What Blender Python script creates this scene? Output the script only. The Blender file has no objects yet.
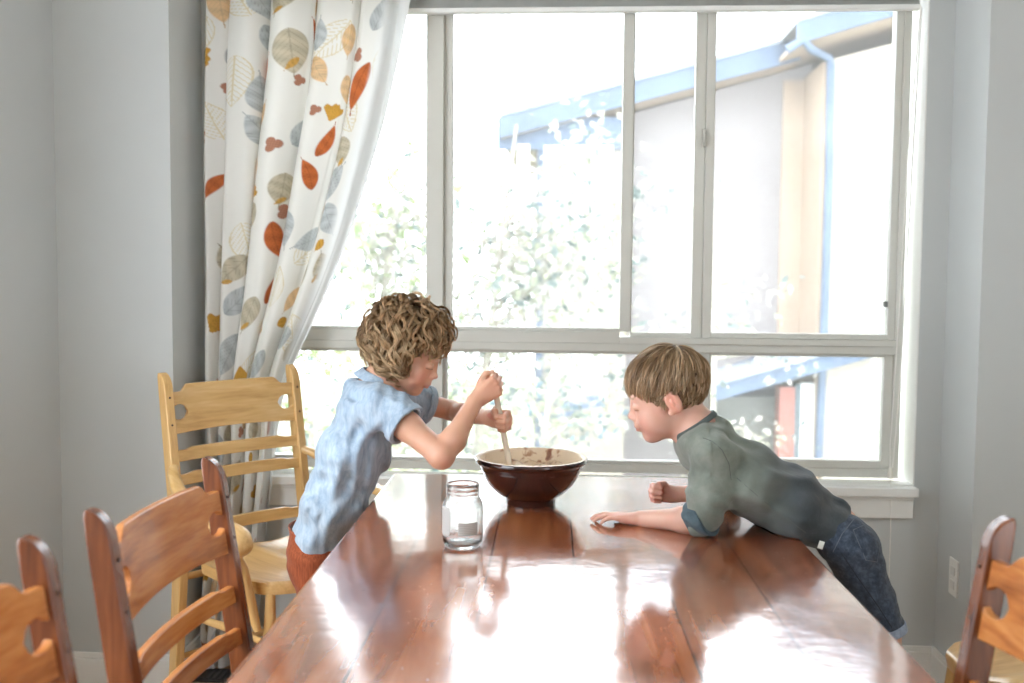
SKY, SUN, EXPO, VEIL = 8.0, 1.0, 0.0, .05
import bpy, math, random
import numpy as np
from mathutils import Vector, Matrix

PI = math.pi
SC = bpy.context.scene
COL = SC.collection

# ------------------------------------------------------------------ camera model
CAM_H, CAM_F = 1.342, 1000.0
def _cam():
    ps, th, roll = math.radians(3.4), math.atan(.0610), .008
    F = Vector((-math.sin(ps)*math.cos(th), math.cos(ps)*math.cos(th), -math.sin(th)))
    R0 = Vector((math.cos(ps), math.sin(ps), 0)); U0 = R0.cross(F)
    c, s = math.cos(roll), math.sin(roll)
    return F, c*R0 + s*U0, -s*R0 + c*U0
CF, CR, CU = _cam()
def ray(x, y): return CF*CAM_F + CR*(x-512) + CU*(341.5-y)
def at(x, y, Y):
    """surveyed point of the place: a sight line of the photograph met with the depth Y"""
    d = ray(x, y); t = Y/d.y
    return Vector((d.x*t, Y, CAM_H + d.z*t))
def atz(x, y, z):
    d = ray(x, y); t = (z-CAM_H)/d.z
    return Vector((d.x*t, d.y*t, z))

cam_data = bpy.data.cameras.new('camera'); cam = bpy.data.objects.new('camera', cam_data); COL.objects.link(cam)
cam_data.sensor_width = 36; cam_data.lens = 36*CAM_F/1024; cam_data.clip_start = .02
cam.matrix_world = Matrix(((CR.x, CU.x, -CF.x, 0), (CR.y, CU.y, -CF.y, 0), (CR.z, CU.z, -CF.z, CAM_H), (0, 0, 0, 1)))
cam_data.dof.use_dof = True; cam_data.dof.focus_distance = 2.5; cam_data.dof.aperture_fstop = 2.8
SC.camera = cam

# ------------------------------------------------------------------ materials
def srgb(r, g, b):
    f = lambda c: (c/255/12.92) if c/255 <= .04045 else ((c/255+.055)/1.055)**2.4
    return (f(r), f(g), f(b), 1)
class NT:
    def __init__(s, name):
        s.m = bpy.data.materials.new(name); s.m.use_nodes = True; s.t = s.m.node_tree
        s.b = s.t.nodes['Principled BSDF']; s.out = s.t.nodes['Material Output']
    def n(s, typ, **kw):
        nd = s.t.nodes.new(typ)
        for k, v in kw.items():
            if k.startswith('_'): setattr(nd, k[1:], v)
            else:
                key = k.replace('__', ' ')
                nd.inputs[int(key[1:]) if key[0] == 'i' and key[1:].isdigit() else key].default_value = v
        return nd
    def l(s, a, ao, b, bi): s.t.links.new(a.outputs[ao], b.inputs[bi])
    def ramp(s, stops, mode='LINEAR'):
        r = s.t.nodes.new('ShaderNodeValToRGB'); e = r.color_ramp.elements; r.color_ramp.interpolation = mode
        while len(e) < len(stops): e.new(.5)
        for i, (p, c) in enumerate(stops): e[i].position = p; e[i].color = c if len(c) == 4 else (*c, 1)
        return r
    def bump(s, src, out, strength=.3, dist=.01):
        bp = s.n('ShaderNodeBump', Strength=strength, Distance=dist); s.l(src, out, bp, 'Height'); s.l(bp, 0, s.b, 'Normal'); return bp
MAT = {}
def plain(name, col, rough=.5, metal=0, noise=.06, scale=20, bump=0, spec=.5, **kw):
    if name in MAT: return MAT[name]
    t = NT(name)
    tc = t.n('ShaderNodeTexCoord'); nz = t.n('ShaderNodeTexNoise', Scale=scale, Detail=4.0)
    t.l(tc, 'Object', nz, 'Vector')
    lo = tuple(c*(1-noise) for c in col[:3]); hi = tuple(min(1, c*(1+noise)) for c in col[:3])
    r = t.ramp([(.3, lo), (.7, hi)]); t.l(nz, 'Fac', r, 'Fac'); t.l(r, 0, t.b, 'Base Color')
    t.b.inputs['Roughness'].default_value = rough; t.b.inputs['Metallic'].default_value = metal
    t.b.inputs['Specular IOR Level'].default_value = spec
    for k, v in kw.items(): t.b.inputs[k.replace('__', ' ')].default_value = v
    if bump: t.bump(nz, 'Fac', bump, .004)
    MAT[name] = t.m; return t.m
def wood(name, dark, mid, light, axis='z', rough=.28, scale=1.0, coat=.3):
    key = name+axis
    if key in MAT: return MAT[key]
    t = NT(key); tc = t.n('ShaderNodeTexCoord')
    sc = {'x': (1.2, 14, 14), 'y': (14, 1.2, 14), 'z': (14, 14, 1.2)}[axis]
    mp = t.n('ShaderNodeMapping'); mp.inputs['Scale'].default_value = tuple(a*scale for a in sc)
    t.l(tc, 'Object', mp, 'Vector')
    n1 = t.n('ShaderNodeTexNoise', Scale=2.2, Detail=5.0, Distortion=.6); t.l(mp, 0, n1, 'Vector')
    n2 = t.n('ShaderNodeTexNoise', Scale=9.0, Detail=3.0); t.l(mp, 0, n2, 'Vector')
    mx = t.n('ShaderNodeMath', _operation='MULTIPLY_ADD', i1=.35); t.l(n2, 'Fac', mx, 0)
    sb = t.n('ShaderNodeMath', _operation='MULTIPLY', i1=.72); t.l(n1, 'Fac', sb, 0); t.l(sb, 0, mx, 2)
    r = t.ramp([(.3, dark), (.52, mid), (.75, light)]); t.l(mx, 0, r, 'Fac'); t.l(r, 0, t.b, 'Base Color')
    t.b.inputs['Roughness'].default_value = rough; t.b.inputs['Coat Weight'].default_value = coat; t.b.inputs['Coat Roughness'].default_value = .15
    t.bump(n2, 'Fac', .08, .002)
    MAT[key] = t.m; return t.m

# ------------------------------------------------------------------ mesh builder
class MB:
    def __init__(s): s.v = []; s.f = []
    def add(s, vs, fs, M=None):
        o = len(s.v)
        s.v += [tuple(M @ Vector(v)) for v in vs] if M is not None else [tuple(v) for v in vs]
        s.f += [tuple(i+o for i in f) for f in fs]; return s
    def box(s, x0, x1, y0, y1, z0, z1, M=None):
        vs = [(x, y, z) for x in (x0, x1) for y in (y0, y1) for z in (z0, z1)]
        return s.add(vs, [(0, 1, 3, 2), (4, 6, 7, 5), (0, 4, 5, 1), (2, 3, 7, 6), (0, 2, 6, 4), (1, 5, 7, 3)], M)
    def prism(s, pts, h0, h1, M=None):
        """polygon (a,b) extruded along the third axis; M places it"""
        n = len(pts); vs = [(a, b, h0) for a, b in pts] + [(a, b, h1) for a, b in pts]
        return s.add(vs, [tuple(range(n-1, -1, -1)), tuple(range(n, 2*n))] + [(i, (i+1) % n, n+(i+1) % n, n+i) for i in range(n)], M)
    def lathe(s, prof, n=48, M=None, close=False):
        vs = []; fs = []
        for r, z in prof:
            vs += [(r*math.cos(2*PI*i/n), r*math.sin(2*PI*i/n), z) for i in range(n)]
        m = len(prof)
        for j in range(m if close else m-1):
            k = (j+1) % m
            for i in range(n): fs.append((j*n+i, j*n+(i+1) % n, k*n+(i+1) % n, k*n+i))
        return s.add(vs, fs, M)
    def tube(s, pts, rad, n=10, cap=True, flat=None):
        pts = [Vector(p) for p in pts]; R = rad if isinstance(rad, (list, tuple)) else [rad]*len(pts)
        o = len(s.v); up = None
        for i, p in enumerate(pts):
            t = (pts[min(i+1, len(pts)-1)] - pts[max(i-1, 0)]).normalized()
            if up is None: up = t.orthogonal().normalized() if flat is None else Vector(flat)
            a = (up - t*up.dot(t)).normalized(); b = t.cross(a); up = a
            for k in range(n):
                w = 2*PI*k/n
                s.v.append(tuple(p + a*math.cos(w)*R[i] + b*math.sin(w)*R[i]))
        for i in range(len(pts)-1):
            for k in range(n): s.f.append((o+i*n+k, o+i*n+(k+1) % n, o+(i+1)*n+(k+1) % n, o+(i+1)*n+k))
        if cap:
            s.f.append(tuple(o+k for k in range(n-1, -1, -1))); e = o+(len(pts)-1)*n; s.f.append(tuple(e+k for k in range(n)))
        return s
    def build(s, name, mat, parent=None, smooth=False, bevel=0, seg=2, auto=None):
        me = bpy.data.meshes.new(name); me.from_pydata(s.v, [], s.f); me.materials.append(mat)
        ob = bpy.data.objects.new(name, me); COL.objects.link(ob)
        if parent is not None: ob.parent = parent
        import bmesh
        bm = bmesh.new(); bm.from_mesh(me); bmesh.ops.recalc_face_normals(bm, faces=bm.faces); bm.to_mesh(me); bm.free()
        if smooth or bevel: me.polygons.foreach_set('use_smooth', [True]*len(me.polygons))
        if bevel:
            m = ob.modifiers.new('bevel', 'BEVEL'); m.width = bevel; m.segments = seg; m.limit_method = 'ANGLE'; m.angle_limit = math.radians(35); m.harden_normals = True
        elif smooth:
            try: me.set_sharp_from_angle(angle=math.radians(auto if auto else 50))
            except Exception: pass
        return ob
def tag(o, label=None, cat=None, group=None, kind=None):
    for k, v in (('label', label), ('category', cat), ('group', group), ('kind', kind)):
        if v: o[k] = v
    return o
def empty(name, loc=(0, 0, 0), rz=0, **kw):
    o = bpy.data.objects.new(name, None); COL.objects.link(o); o.location = loc; o.rotation_euler = (0, 0, rz); o.empty_display_size = .05
    return tag(o, **kw)
def children(o): return [c for c in bpy.data.objects if c.parent == o]
def copy_tree(o, parent=None):
    c = o.copy(); COL.objects.link(c)
    if parent is not None: c.parent = parent
    for ch in children(o): copy_tree(ch, c)
    return c
MX_XZ = Matrix(((1, 0, 0, 0), (0, 0, 1, 0), (0, 1, 0, 0), (0, 0, 0, 1)))   # (a,b,h) -> x=a, y=h, z=b
MX_YZ = Matrix(((0, 0, 1, 0), (1, 0, 0, 0), (0, 1, 0, 0), (0, 0, 0, 1)))   # (a,b,h) -> y=a, z=b, x=h

# ------------------------------------------------------------------ world and light
wd = bpy.data.worlds.new('sky'); SC.world = wd; wd.use_nodes = True
wn = wd.node_tree; bg = wn.nodes['Background']
bg.inputs[0].default_value = (.88, .94, 1.0, 1); bg.inputs[1].default_value = SKY
sun = bpy.data.lights.new('sun', 'SUN'); so = bpy.data.objects.new('sun', sun); COL.objects.link(so)
sun.energy = SUN; sun.angle = .02; sun.color = (1, .95, .86)
so.rotation_euler = Vector((-.75, -.42, .9)).to_track_quat('Z', 'Y').to_euler(); so.location = (-3, -3, 6)
SC.view_settings.view_transform = 'Standard'; SC.view_settings.look = 'None'; SC.view_settings.exposure = EXPO; SC.view_settings.gamma = 1
SC.view_settings.use_curve_mapping = False
SC.cycles.use_denoising = True
SC.cycles.max_bounces = 10; SC.cycles.diffuse_bounces = 6; SC.cycles.transparent_max_bounces = 16; SC.cycles.transmission_bounces = 10
SC.cycles.sample_clamp_indirect = 6

# ------------------------------------------------------------------ room shell
wallm = plain('wall_paint', srgb(198, 201, 200), .75, noise=.015, scale=3)
trimm = plain('trim_paint', srgb(236, 236, 232), .4, noise=.01)
framem = plain('vinyl_frame', srgb(205, 204, 196), .35, noise=.01)
ceilm = plain('ceiling_paint', srgb(235, 235, 232), .8, noise=.01)
XL, XR, YF, YB, BL, BR, ZC = -1.647, 2.6, 3.12, 3.40, -1.272, 1.24, 2.62
YR = -3.2
OX0, OX1, OZ0, OZ1 = -1.16, 1.155, .665, 2.33      # window opening in the bay wall
def struct(name, mb, mat, **kw): o = mb.build(name, mat, **kw); o['kind'] = 'structure'; return o
fl = NT('floor_boards'); tc = fl.n('ShaderNodeTexCoord'); mp = fl.n('ShaderNodeMapping'); mp.inputs['Scale'].default_value = (1, 1, 1)
fl.l(tc, 'Object', mp, 0); br = fl.n('ShaderNodeTexBrick', Scale=6.0, Mortar__Size=.004, Brick__Width=4.0, Row__Height=.5)
br.inputs['Color1'].default_value = srgb(170, 140, 105); br.inputs['Color2'].default_value = srgb(186, 156, 120); br.inputs['Mortar'].default_value = srgb(90, 70, 50)
fl.l(mp, 0, br, 'Vector'); fl.l(br, 0, fl.b, 'Base Color'); fl.b.inputs['Roughness'].default_value = .4
# side walls have unseen openings, added for fill daylight beside and behind the camera
struct('floor', MB().box(XL-.1, XR+.1, YR, YB+.15, -.08, 0), fl.m)
struct('ceiling', MB().box(XL-.1, XR+.1, YR, YB+.15, ZC, ZC+.1), ceilm)
w = MB(); w.box(XL-.1, XL, YR, .1, 0, ZC); w.box(XL-.1, XL, 2.1, YF+.1, 0, ZC); w.box(XL-.1, XL, .1, 2.1, 0, .7); w.box(XL-.1, XL, .1, 2.1, 2.3, ZC)
struct('wall_left', w, wallm)
w = MB(); w.box(XR, XR+.1, YR, -2.6, 0, ZC); w.box(XR, XR+.1, -.9, YF+.1, 0, ZC); w.box(XR, XR+.1, -2.6, -.9, 0, .1); w.box(XR, XR+.1, -2.6, -.9, 2.45, ZC)
struct('wall_right', w, wallm)
struct('wall_front_left', MB().box(XL-.1, BL, YF, YB+.15, 0, ZC), wallm)
struct('wall_front_right', MB().box(BR, XR+.1, YF, YB+.15, 0, ZC), wallm)
w = MB(); w.box(BL, OX0, YB, YB+.15, 0, ZC); w.box(OX1, BR, YB, YB+.15, 0, ZC); w.box(OX0, OX1, YB, YB+.15, 0, OZ0-.02); w.box(OX0, OX1, YB, YB+.15, OZ1, ZC)
struct('wall_window', w, wallm)
# wall behind the camera
struct('wall_back', MB().box(XL, XR, YR-.1, YR, 0, ZC), wallm)
def baseboard(name, segs):
    m = MB()
    for x0, x1, y0, y1 in segs:
        m.box(x0, x1, y0, y1, 0, .10)
        m.box(x0, x1, y0+(.005 if x1-x0 > y1-y0 else 0), y1, .10, .118) if x1-x0 > y1-y0 else m.box(x0, x1, y0, y1, .10, .118)
    struct(name, m, trimm, bevel=.003)
baseboard('baseboard_left', [(XL, XL+.014, -1, YF), (XL, BL+.014, YF-.014, YF), (BL, BL+.014, YF, YB)])
baseboard('baseboard_window', [(BL, BR, YB-.014, YB)])
baseboard('baseboard_right', [(BR-.014, BR, YF, YB), (BR-.014, XR, YF-.014, YF)])

# ------------------------------------------------------------------ window
JY = 3.46    # room-side face of the frame
win = empty('window_1', (0, JY, OZ0), kind='structure')
def wpart(name, mb, mat=framem, parent=win, bevel=.002, **kw):
    for i, v in enumerate(mb.v): mb.v[i] = (v[0], v[1]-JY, v[2]-OZ0)
    o = mb.build(name, mat, parent, bevel=bevel, **kw); o['kind'] = 'structure'; return o
m = MB(); m.box(OX0-.001, OX0+.004, YB-.001, YB+.16, OZ0, OZ1); m.box(OX1-.004, OX1+.001, YB-.001, YB+.16, OZ0, OZ1); m.box(OX0, OX1, YB-.001, YB+.16, OZ1-.004, OZ1)
wpart('reveal', m, trimm)
def bars(x0, x1, z0, z1, wl, wr, wb, wt, y0, y1):
    m = MB(); m.box(x0, x0+wl, y0, y1, z0, z1); m.box(x1-wr, x1, y0, y1, z0, z1)
    m.box(x0+wl, x1-wr, y0, y1, z0, z0+wb); m.box(x0+wl, x1-wr, y0, y1, z1-wt, z1); return m
TZ0, TZ1 = 1.100, 1.168
FT = 2.315
wpart('outer_frame', bars(OX0+.004, 1.122, OZ0+.012, FT, .03, .026, .03, .03, JY, JY+.07))
m = MB(); m.box(-.503, -.447, JY-.008, JY+.07, .70, 2.29); m.box(-.449, -.445, JY+.012, JY+.07, .70, 2.29); wpart('mullion', m)
m = MB(); m.box(-1.13, 1.10, JY-.004, JY+.07, TZ0, 1.128); m.box(-1.13, .165, JY-.002, JY+.07, 1.128, 1.168); m.box(.165, 1.10, JY-.012, JY+.07, 1.128, 1.150); wpart('transom', m)
# sashes: (x0,x1,z0,z1, left,right,bottom,top widths, y)
glass = NT('window_glass'); T = glass.t; T.nodes.remove(glass.b)
tr = glass.n('ShaderNodeBsdfTransparent'); tr.inputs[0].default_value = (.97, .98, .98, 1)
gl = glass.n('ShaderNodeBsdfGlossy', Roughness=.01); fr = glass.n('ShaderNodeFresnel', IOR=1.5)
mx = glass.n('ShaderNodeMixShader'); glass.l(fr, 0, mx, 0); glass.l(tr, 0, mx, 1); glass.l(gl, 0, mx, 2)
tl = glass.n('ShaderNodeBsdfTranslucent'); tl.inputs[0].default_value = (1, 1, 1, 1)
m2 = glass.n('ShaderNodeMixShader'); m2.inputs[0].default_value = VEIL  # translucent share of the panes imitates a bright veil of glare
glass.l(mx, 0, m2, 1); glass.l(tl, 0, m2, 2); glass.l(m2, 0, glass.out, 0)
sashes = [(-1.126, -.503, 1.168, 2.29, .02, .006, .01, .02, .010), (-.445, .203, 1.168, 2.29, .028, .037, .012, .02, .012),
          (.203, .448, 1.150, 2.29, .004, .036, .016, .02, .020), (.448, 1.096, 1.150, 2.29, .030, .024, .018, .02, .004),
          (-1.126, -.503, .707, 1.100, .02, .006, .01, .01, .010), (-.445, .476, .707, 1.100, .012, .034, .010, .010, .012), (.476, 1.096, .707, 1.100, .006, .030, .026, .010, .010)]
for x0, x1, z0, z1, a, b, c, d, dy in sashes:
    s = wpart('sash', bars(x0, x1, z0, z1, a, b, c, d, JY+dy, JY+.05))
    wpart('glass_pane', MB().box(x0+a-.003, x1-b+.003, JY+.034, JY+.037, z0+c-.003, z1-d+.003), glass.m, s, bevel=0)
m = MB(); m.box(.437, .449, JY-.006, JY+.008, 1.80, 1.86); m.box(.440, .446, JY-.012, JY, 1.815, 1.845)
wpart('latch', m, plain('latch_metal', srgb(190, 188, 180), .3))
wpart('latch', MB().box(1.055, 1.068, JY-.006, JY+.01, 1.262, 1.282), plain('latch_grey', srgb(120, 124, 124), .4))
m = MB(); m.box(-1.21, 1.158, YB-.045, YB+.005, .632, .663); m.box(OX0, OX1, YB, JY+.01, .640, .668)
struct('trim_window_sill', m, trimm, bevel=.004)
m = MB(); m.box(-1.195, 1.150, YB-.018, YB, .555, .632); m.box(-1.195, 1.150, YB-.024, YB, .618, .632)
struct('trim_apron', m, trimm, bevel=.003)
# raised mini blind
bl = empty('window_blind', (0, YB+.01, 2.245), label='raised white window blind gathered at the head of the window', cat='blind')
m = MB()
for i in range(16): m.box(-.62+(-.5), 1.128, .0, .026, .012+i*.0048, .0142+i*.0048)
m.build('slat_stack', plain('blind_slat', srgb(190, 192, 188), .5), bl)['kind'] = 'stuff'
MB().box(-1.125, 1.13, -.003, .03, -.004, .011).build('bottom_rail', trimm, bl, bevel=.002)
cordm = plain('cord_white', srgb(232, 230, 224), .7)
x = 1.128
MB().tube([(1.128, -.006, .0), (1.10, -.008, -.5), (1.09, -.01, -.95), (1.072, -.012, -1.45), (1.073, -.014, -1.52)], .0022, 6).build('pull_cord', cordm, bl, smooth=True)
MB().tube([(1.131, -.008, .0), (1.115, -.01, -.5), (1.10, -.01, -1.2), (1.082, -.014, -1.52)], .0022, 6).build('pull_cord', cordm, bl, smooth=True)
m = MB().lathe([(.001, .016), (.006, .014), (.009, 0), (.010, -.02), (.001, -.021)], 16, Matrix.Translation((1.075, -.014, -1.535)))
m.build('cord_tassel', plain('tassel', srgb(225, 222, 212), .4), bl, smooth=True)
m = MB().tube([(1.077, -.014, -1.55), (1.07, -.05, -1.72), (1.068, -.055, -1.95), (1.066, -.055, -2.1)], .0015, 6); m.build('pull_cord', cordm, bl, smooth=True)
# power outlet on the bay's right cheek
pl = empty('wall_outlet', (BR, 3.245, .40), label='white duplex outlet plate low on the right side of the window bay', cat='outlet')
MB().box(-.006, 0, -.036, .036, -.06, .06).build('cover_plate', trimm, pl, bevel=.003)
m = MB()
for dz in (.022, -.022): m.box(-.009, -.005, -.016, .016, dz-.014, dz+.014)
m.build('socket', plain('socket_white', srgb(222, 222, 218), .35), pl, bevel=.002)
# floor register under the window
rg = empty('floor_vent', atz(213, 676, 0)+Vector((0, 0, 0)), label='black floor vent grille below the curtain and light wood armchair', cat='vent')
MB().box(-.15, .15, -.055, .055, 0, .005).build('vent_frame', plain('vent_black', srgb(30, 30, 32), .4), rg, bevel=.002)
m = MB()
for i in range(14): m.box(-.13+i*.02, -.12+i*.02, -.04, .04, .005, .008)
m.build('vent_fins', plain('vent_grey', srgb(60, 60, 62), .4), rg)
# ------------------------------------------------------------------ outdoors
def siding(name, c, pitch=.16):
    t = NT(name); tc = t.n('ShaderNodeTexCoord'); sx = t.n('ShaderNodeSeparateXYZ'); t.l(tc, 'Object', sx, 0)
    md = t.n('ShaderNodeMath', _operation='FRACT'); ml = t.n('ShaderNodeMath', _operation='MULTIPLY', i1=1/pitch); t.l(sx, 2, ml, 0); t.l(ml, 0, md, 0)
    r = t.ramp([(0, tuple(v*.72 for v in c[:3])), (.08, c), (1, c)]); t.l(md, 0, r, 0)
    nz = t.n('ShaderNodeTexNoise', Scale=3.0); t.l(tc, 'Object', nz, 0)
    hs = t.n('ShaderNodeMixRGB', _blend_type='MULTIPLY', Fac=.15); t.l(r, 0, hs, 1); t.l(nz, 0, hs, 2); t.l(hs, 0, t.b, 'Base Color')
    t.bump(md, 0, .4, .015); t.b.inputs['Roughness'].default_value = .8; return t.m
s_pink = siding('siding_rose_grey', (.235, .21, .21, 1)); s_white = siding('siding_cream', (.36, .32, .27, 1)); s_grey = siding('siding_stone', (.13, .13, .12, 1))
m_blue = plain('fascia_slate_blue', (.070, .102, .160, 1), .6, noise=.2, scale=3); m_roof = plain('roof_shingle_light', (.24, .26, .29, 1), .9, noise=.15, scale=15)
m_trimw = plain('house_trim', (.55, .55, .54, 1), .6); m_peach = plain('corner_peach', (.33, .245, .18, 1), .7, noise=.1, scale=4)
m_red = plain('post_red', (.26, .09, .07, 1), .7); m_tan = plain('post_tan', (.30, .25, .17, 1), .7); m_dark = plain('gap_grey', (.07, .09, .10, 1), .8)  # the gap grey colours the dark strip between the porch posts
m_hglass = plain('house_glass', (.10, .16, .22, 1), .1)
HY = 12.0
house = empty('neighbour_house', (1.5, HY, -3.2), label='two storey neighbouring house with rose grey siding and slate blue roof edge', cat='house')
def hpart(name, mb, mat, parent=house, **kw):
    mb.v = [(v[0]-1.5, v[1]-HY, v[2]+3.2) for v in mb.v]; return mb.build(name, mat, parent, **kw)
def quad_xz(pts, y0, y1): return MB().prism([(p[0], p[2]) for p in pts], y0, y1, MX_XZ)
def H(x, y, Y=HY): return at(x, y, Y)
# main rose wall below its rake
a, b = H(536, 140), H(812, 64)
hpart('gable_wall', MB().prism([(a.x, -3.2), (b.x, -3.2), (b.x, b.z), (a.x, a.z)], HY, HY+4, MX_XZ), s_pink)
# projecting right wing: peach cheek and pale front
c0, c1, c2 = H(829, 60, HY-.9), H(886, 20, HY-.9), H(1010, -10, HY-.9)
sl = .26
hpart('wing_wall', MB().prism([(c0.x, -3.2), (c0.x+6, -3.2), (c0.x+6, c0.z+6*sl), (c0.x, c0.z)], HY-.9, HY+3, MX_XZ), s_white)
hpart('corner_cheek', MB().box(c0.x-.06, c0.x+.004, HY-.91, HY, -3.2, c0.z-.02), m_peach)
hpart('corner_board', MB().box(c0.x-.30, c0.x-.02, HY-.06, HY+.02, -3.2, c0.z-.05), m_peach)
# roofs: thick sloped slabs with overhang, fascia boards in front
def rake(p0, p1, th, y0, y1, name, mat): return hpart(name, MB().prism([(p0.x, p0.z), (p1.x, p1.z), (p1.x, p1.z+th), (p0.x, p0.z+th)], y0, y1, MX_XZ), mat)
r0, r1 = H(500, 138, HY-.5), H(800, 60, HY-.5)
rake(r0, r1, .24, HY-.52, HY-.46, 'rake_board', m_blue)
rake(r0, r1, .05, HY-.46, HY+4, 'eave_soffit', m_peach)
rake(r0+Vector((0, 0, .24)), r1+Vector((0, 0, .24)), .04, HY-.54, HY+4, 'roof_slab', m_roof)
q0, q1 = H(797, 44, HY-1.4), H(900, 14, HY-1.4)
q1 = q0 + (q1-q0)*2.5
rake(q0, q1, .22, HY-1.42, HY-1.36, 'rake_board', m_blue)
rake(q0, q1, .05, HY-1.36, HY+3, 'eave_soffit', m_peach)
rake(q0+Vector((0, 0, .22)), q1+Vector((0, 0, .22)), .04, HY-1.44, HY+3, 'roof_slab', m_roof)
# gutter elbow and downspout
g = [H(787, 50, HY-1.4), H(803, 40, HY-1.4), H(812, 50, HY-1.35), H(829, 58, HY-.98), H(831, 66, HY-.98), H(829, 180, HY-.98), H(824, 331, HY-.98), H(818, 470, HY-.98)]
hpart('downspout', MB().tube(g, .045, 8), m_blue, smooth=True)
# little sash window beside the downspout
wz0, wz1 = H(818, 238, HY).z, H(818, 145, HY).z; wx0, wx1 = H(809, 180, HY-.08).x, H(829, 180, HY-.08).x
wf = hpart('window_frame', MB().box(wx0, wx1, HY-.1, HY-.02, wz0, wz1), m_trimw)
m = MB(); mid = (wz0+wz1)/2 - .05
for z0, z1 in ((wz0+.25, mid-.05), (mid+.05, wz1-.12)): m.box(wx0+.10, wx1-.03, HY-.115, HY-.09, z0, z1)
hpart('window_glass', m, m_hglass)
# pale left block with white window and post, blue band standing in for the shade under its eave
b0 = H(541, 150, HY-.3); b1 = H(628, 150, HY-.3)
hpart('left_block', MB().box(b0.x, b1.x, HY-.3, HY, -3.2, H(560, 122, HY-.3).z), s_white)
hpart('eave_shade_band', MB().box(H(500, 130).x, b1.x, HY-.36, HY-.28, H(560, 150, HY-.3).z, H(560, 118, HY-.3).z), m_blue)
hpart('window_frame', MB().box(H(545, 150).x, H(612, 150).x, HY-.40, HY-.3, H(570, 247).z, H(570, 150).z), m_trimw)
hpart('window_frame', MB().box(H(553, 360).x, H(606, 360).x, HY-.40, HY-.3, H(570, 396).z, H(570, 352).z), m_trimw)
hpart('corner_post', MB().box(H(520, 150).x, H(531, 150).x, HY-.5, HY-.35, -3.2, H(530, 150).z), m_trimw)
hpart('corner_strip', MB().box(b0.x-.03, b0.x+.04, HY-.34, HY-.28, -3.2, H(530, 150).z), m_blue)
# lower roofs
PYY = 10.9
k0, k1 = H(640, 422, PYY), H(895, 351, PYY)
rake(k0, k1, .17, PYY, PYY+.06, 'porch_rake_board', m_blue)
rake(k0+Vector((0, 0, .17)), k1+Vector((0, 0, .17)), .04, PYY-.03, HY+.2, 'porch_roof', m_roof)
j0, j1 = H(690, 385, HY), H(800, 348, HY)
rake(j0, j1, .08, HY-.15, HY-.02, 'roof_flashing', m_blue)
j0, j1 = H(541, 424, PYY), H(600, 407, PYY)
rake(j0, j1, .08, PYY, PYY+1.3, 'entry_rake_board', m_blue)
hpart('porch_wall', MB().box(H(712, 430, HY-.5).x, H(781, 430, HY-.5).x, HY-.6, HY, -3.2, H(740, 396, HY-.5).z), s_grey)
py = PYY+.2
for nm, xa, xb, mt in (('porch_post', 779, 794, m_red), ('porch_gap', 794, 800, m_dark), ('porch_post', 800, 815, m_trimw), ('porch_gap', 815, 822, m_tan)):
    hpart(nm, MB().box(H(xa, 430, py).x, H(xb, 430, py).x, py, py+.25, -3.2, H((xa+xb)/2, 398, py).z+.12+(xa-779)*.002), mt)
0 and hpart('porch_side_wall', MB().prism([(H(822, 430, py).x, -3.2), (H(940, 430, py).x, -3.2), (H(940, 430, py).x, H(940, 338, py).z), (H(822, 430, py).x, H(822, 372, py).z)], py, py+.3, MX_XZ), s_white)
ground = struct('ground_outside', MB().box(-30, 30, 5, 45, -3.4, -3.2), plain('lawn_pale', (.20, .23, .12, 1), .9, noise=.3, scale=2))

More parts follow.
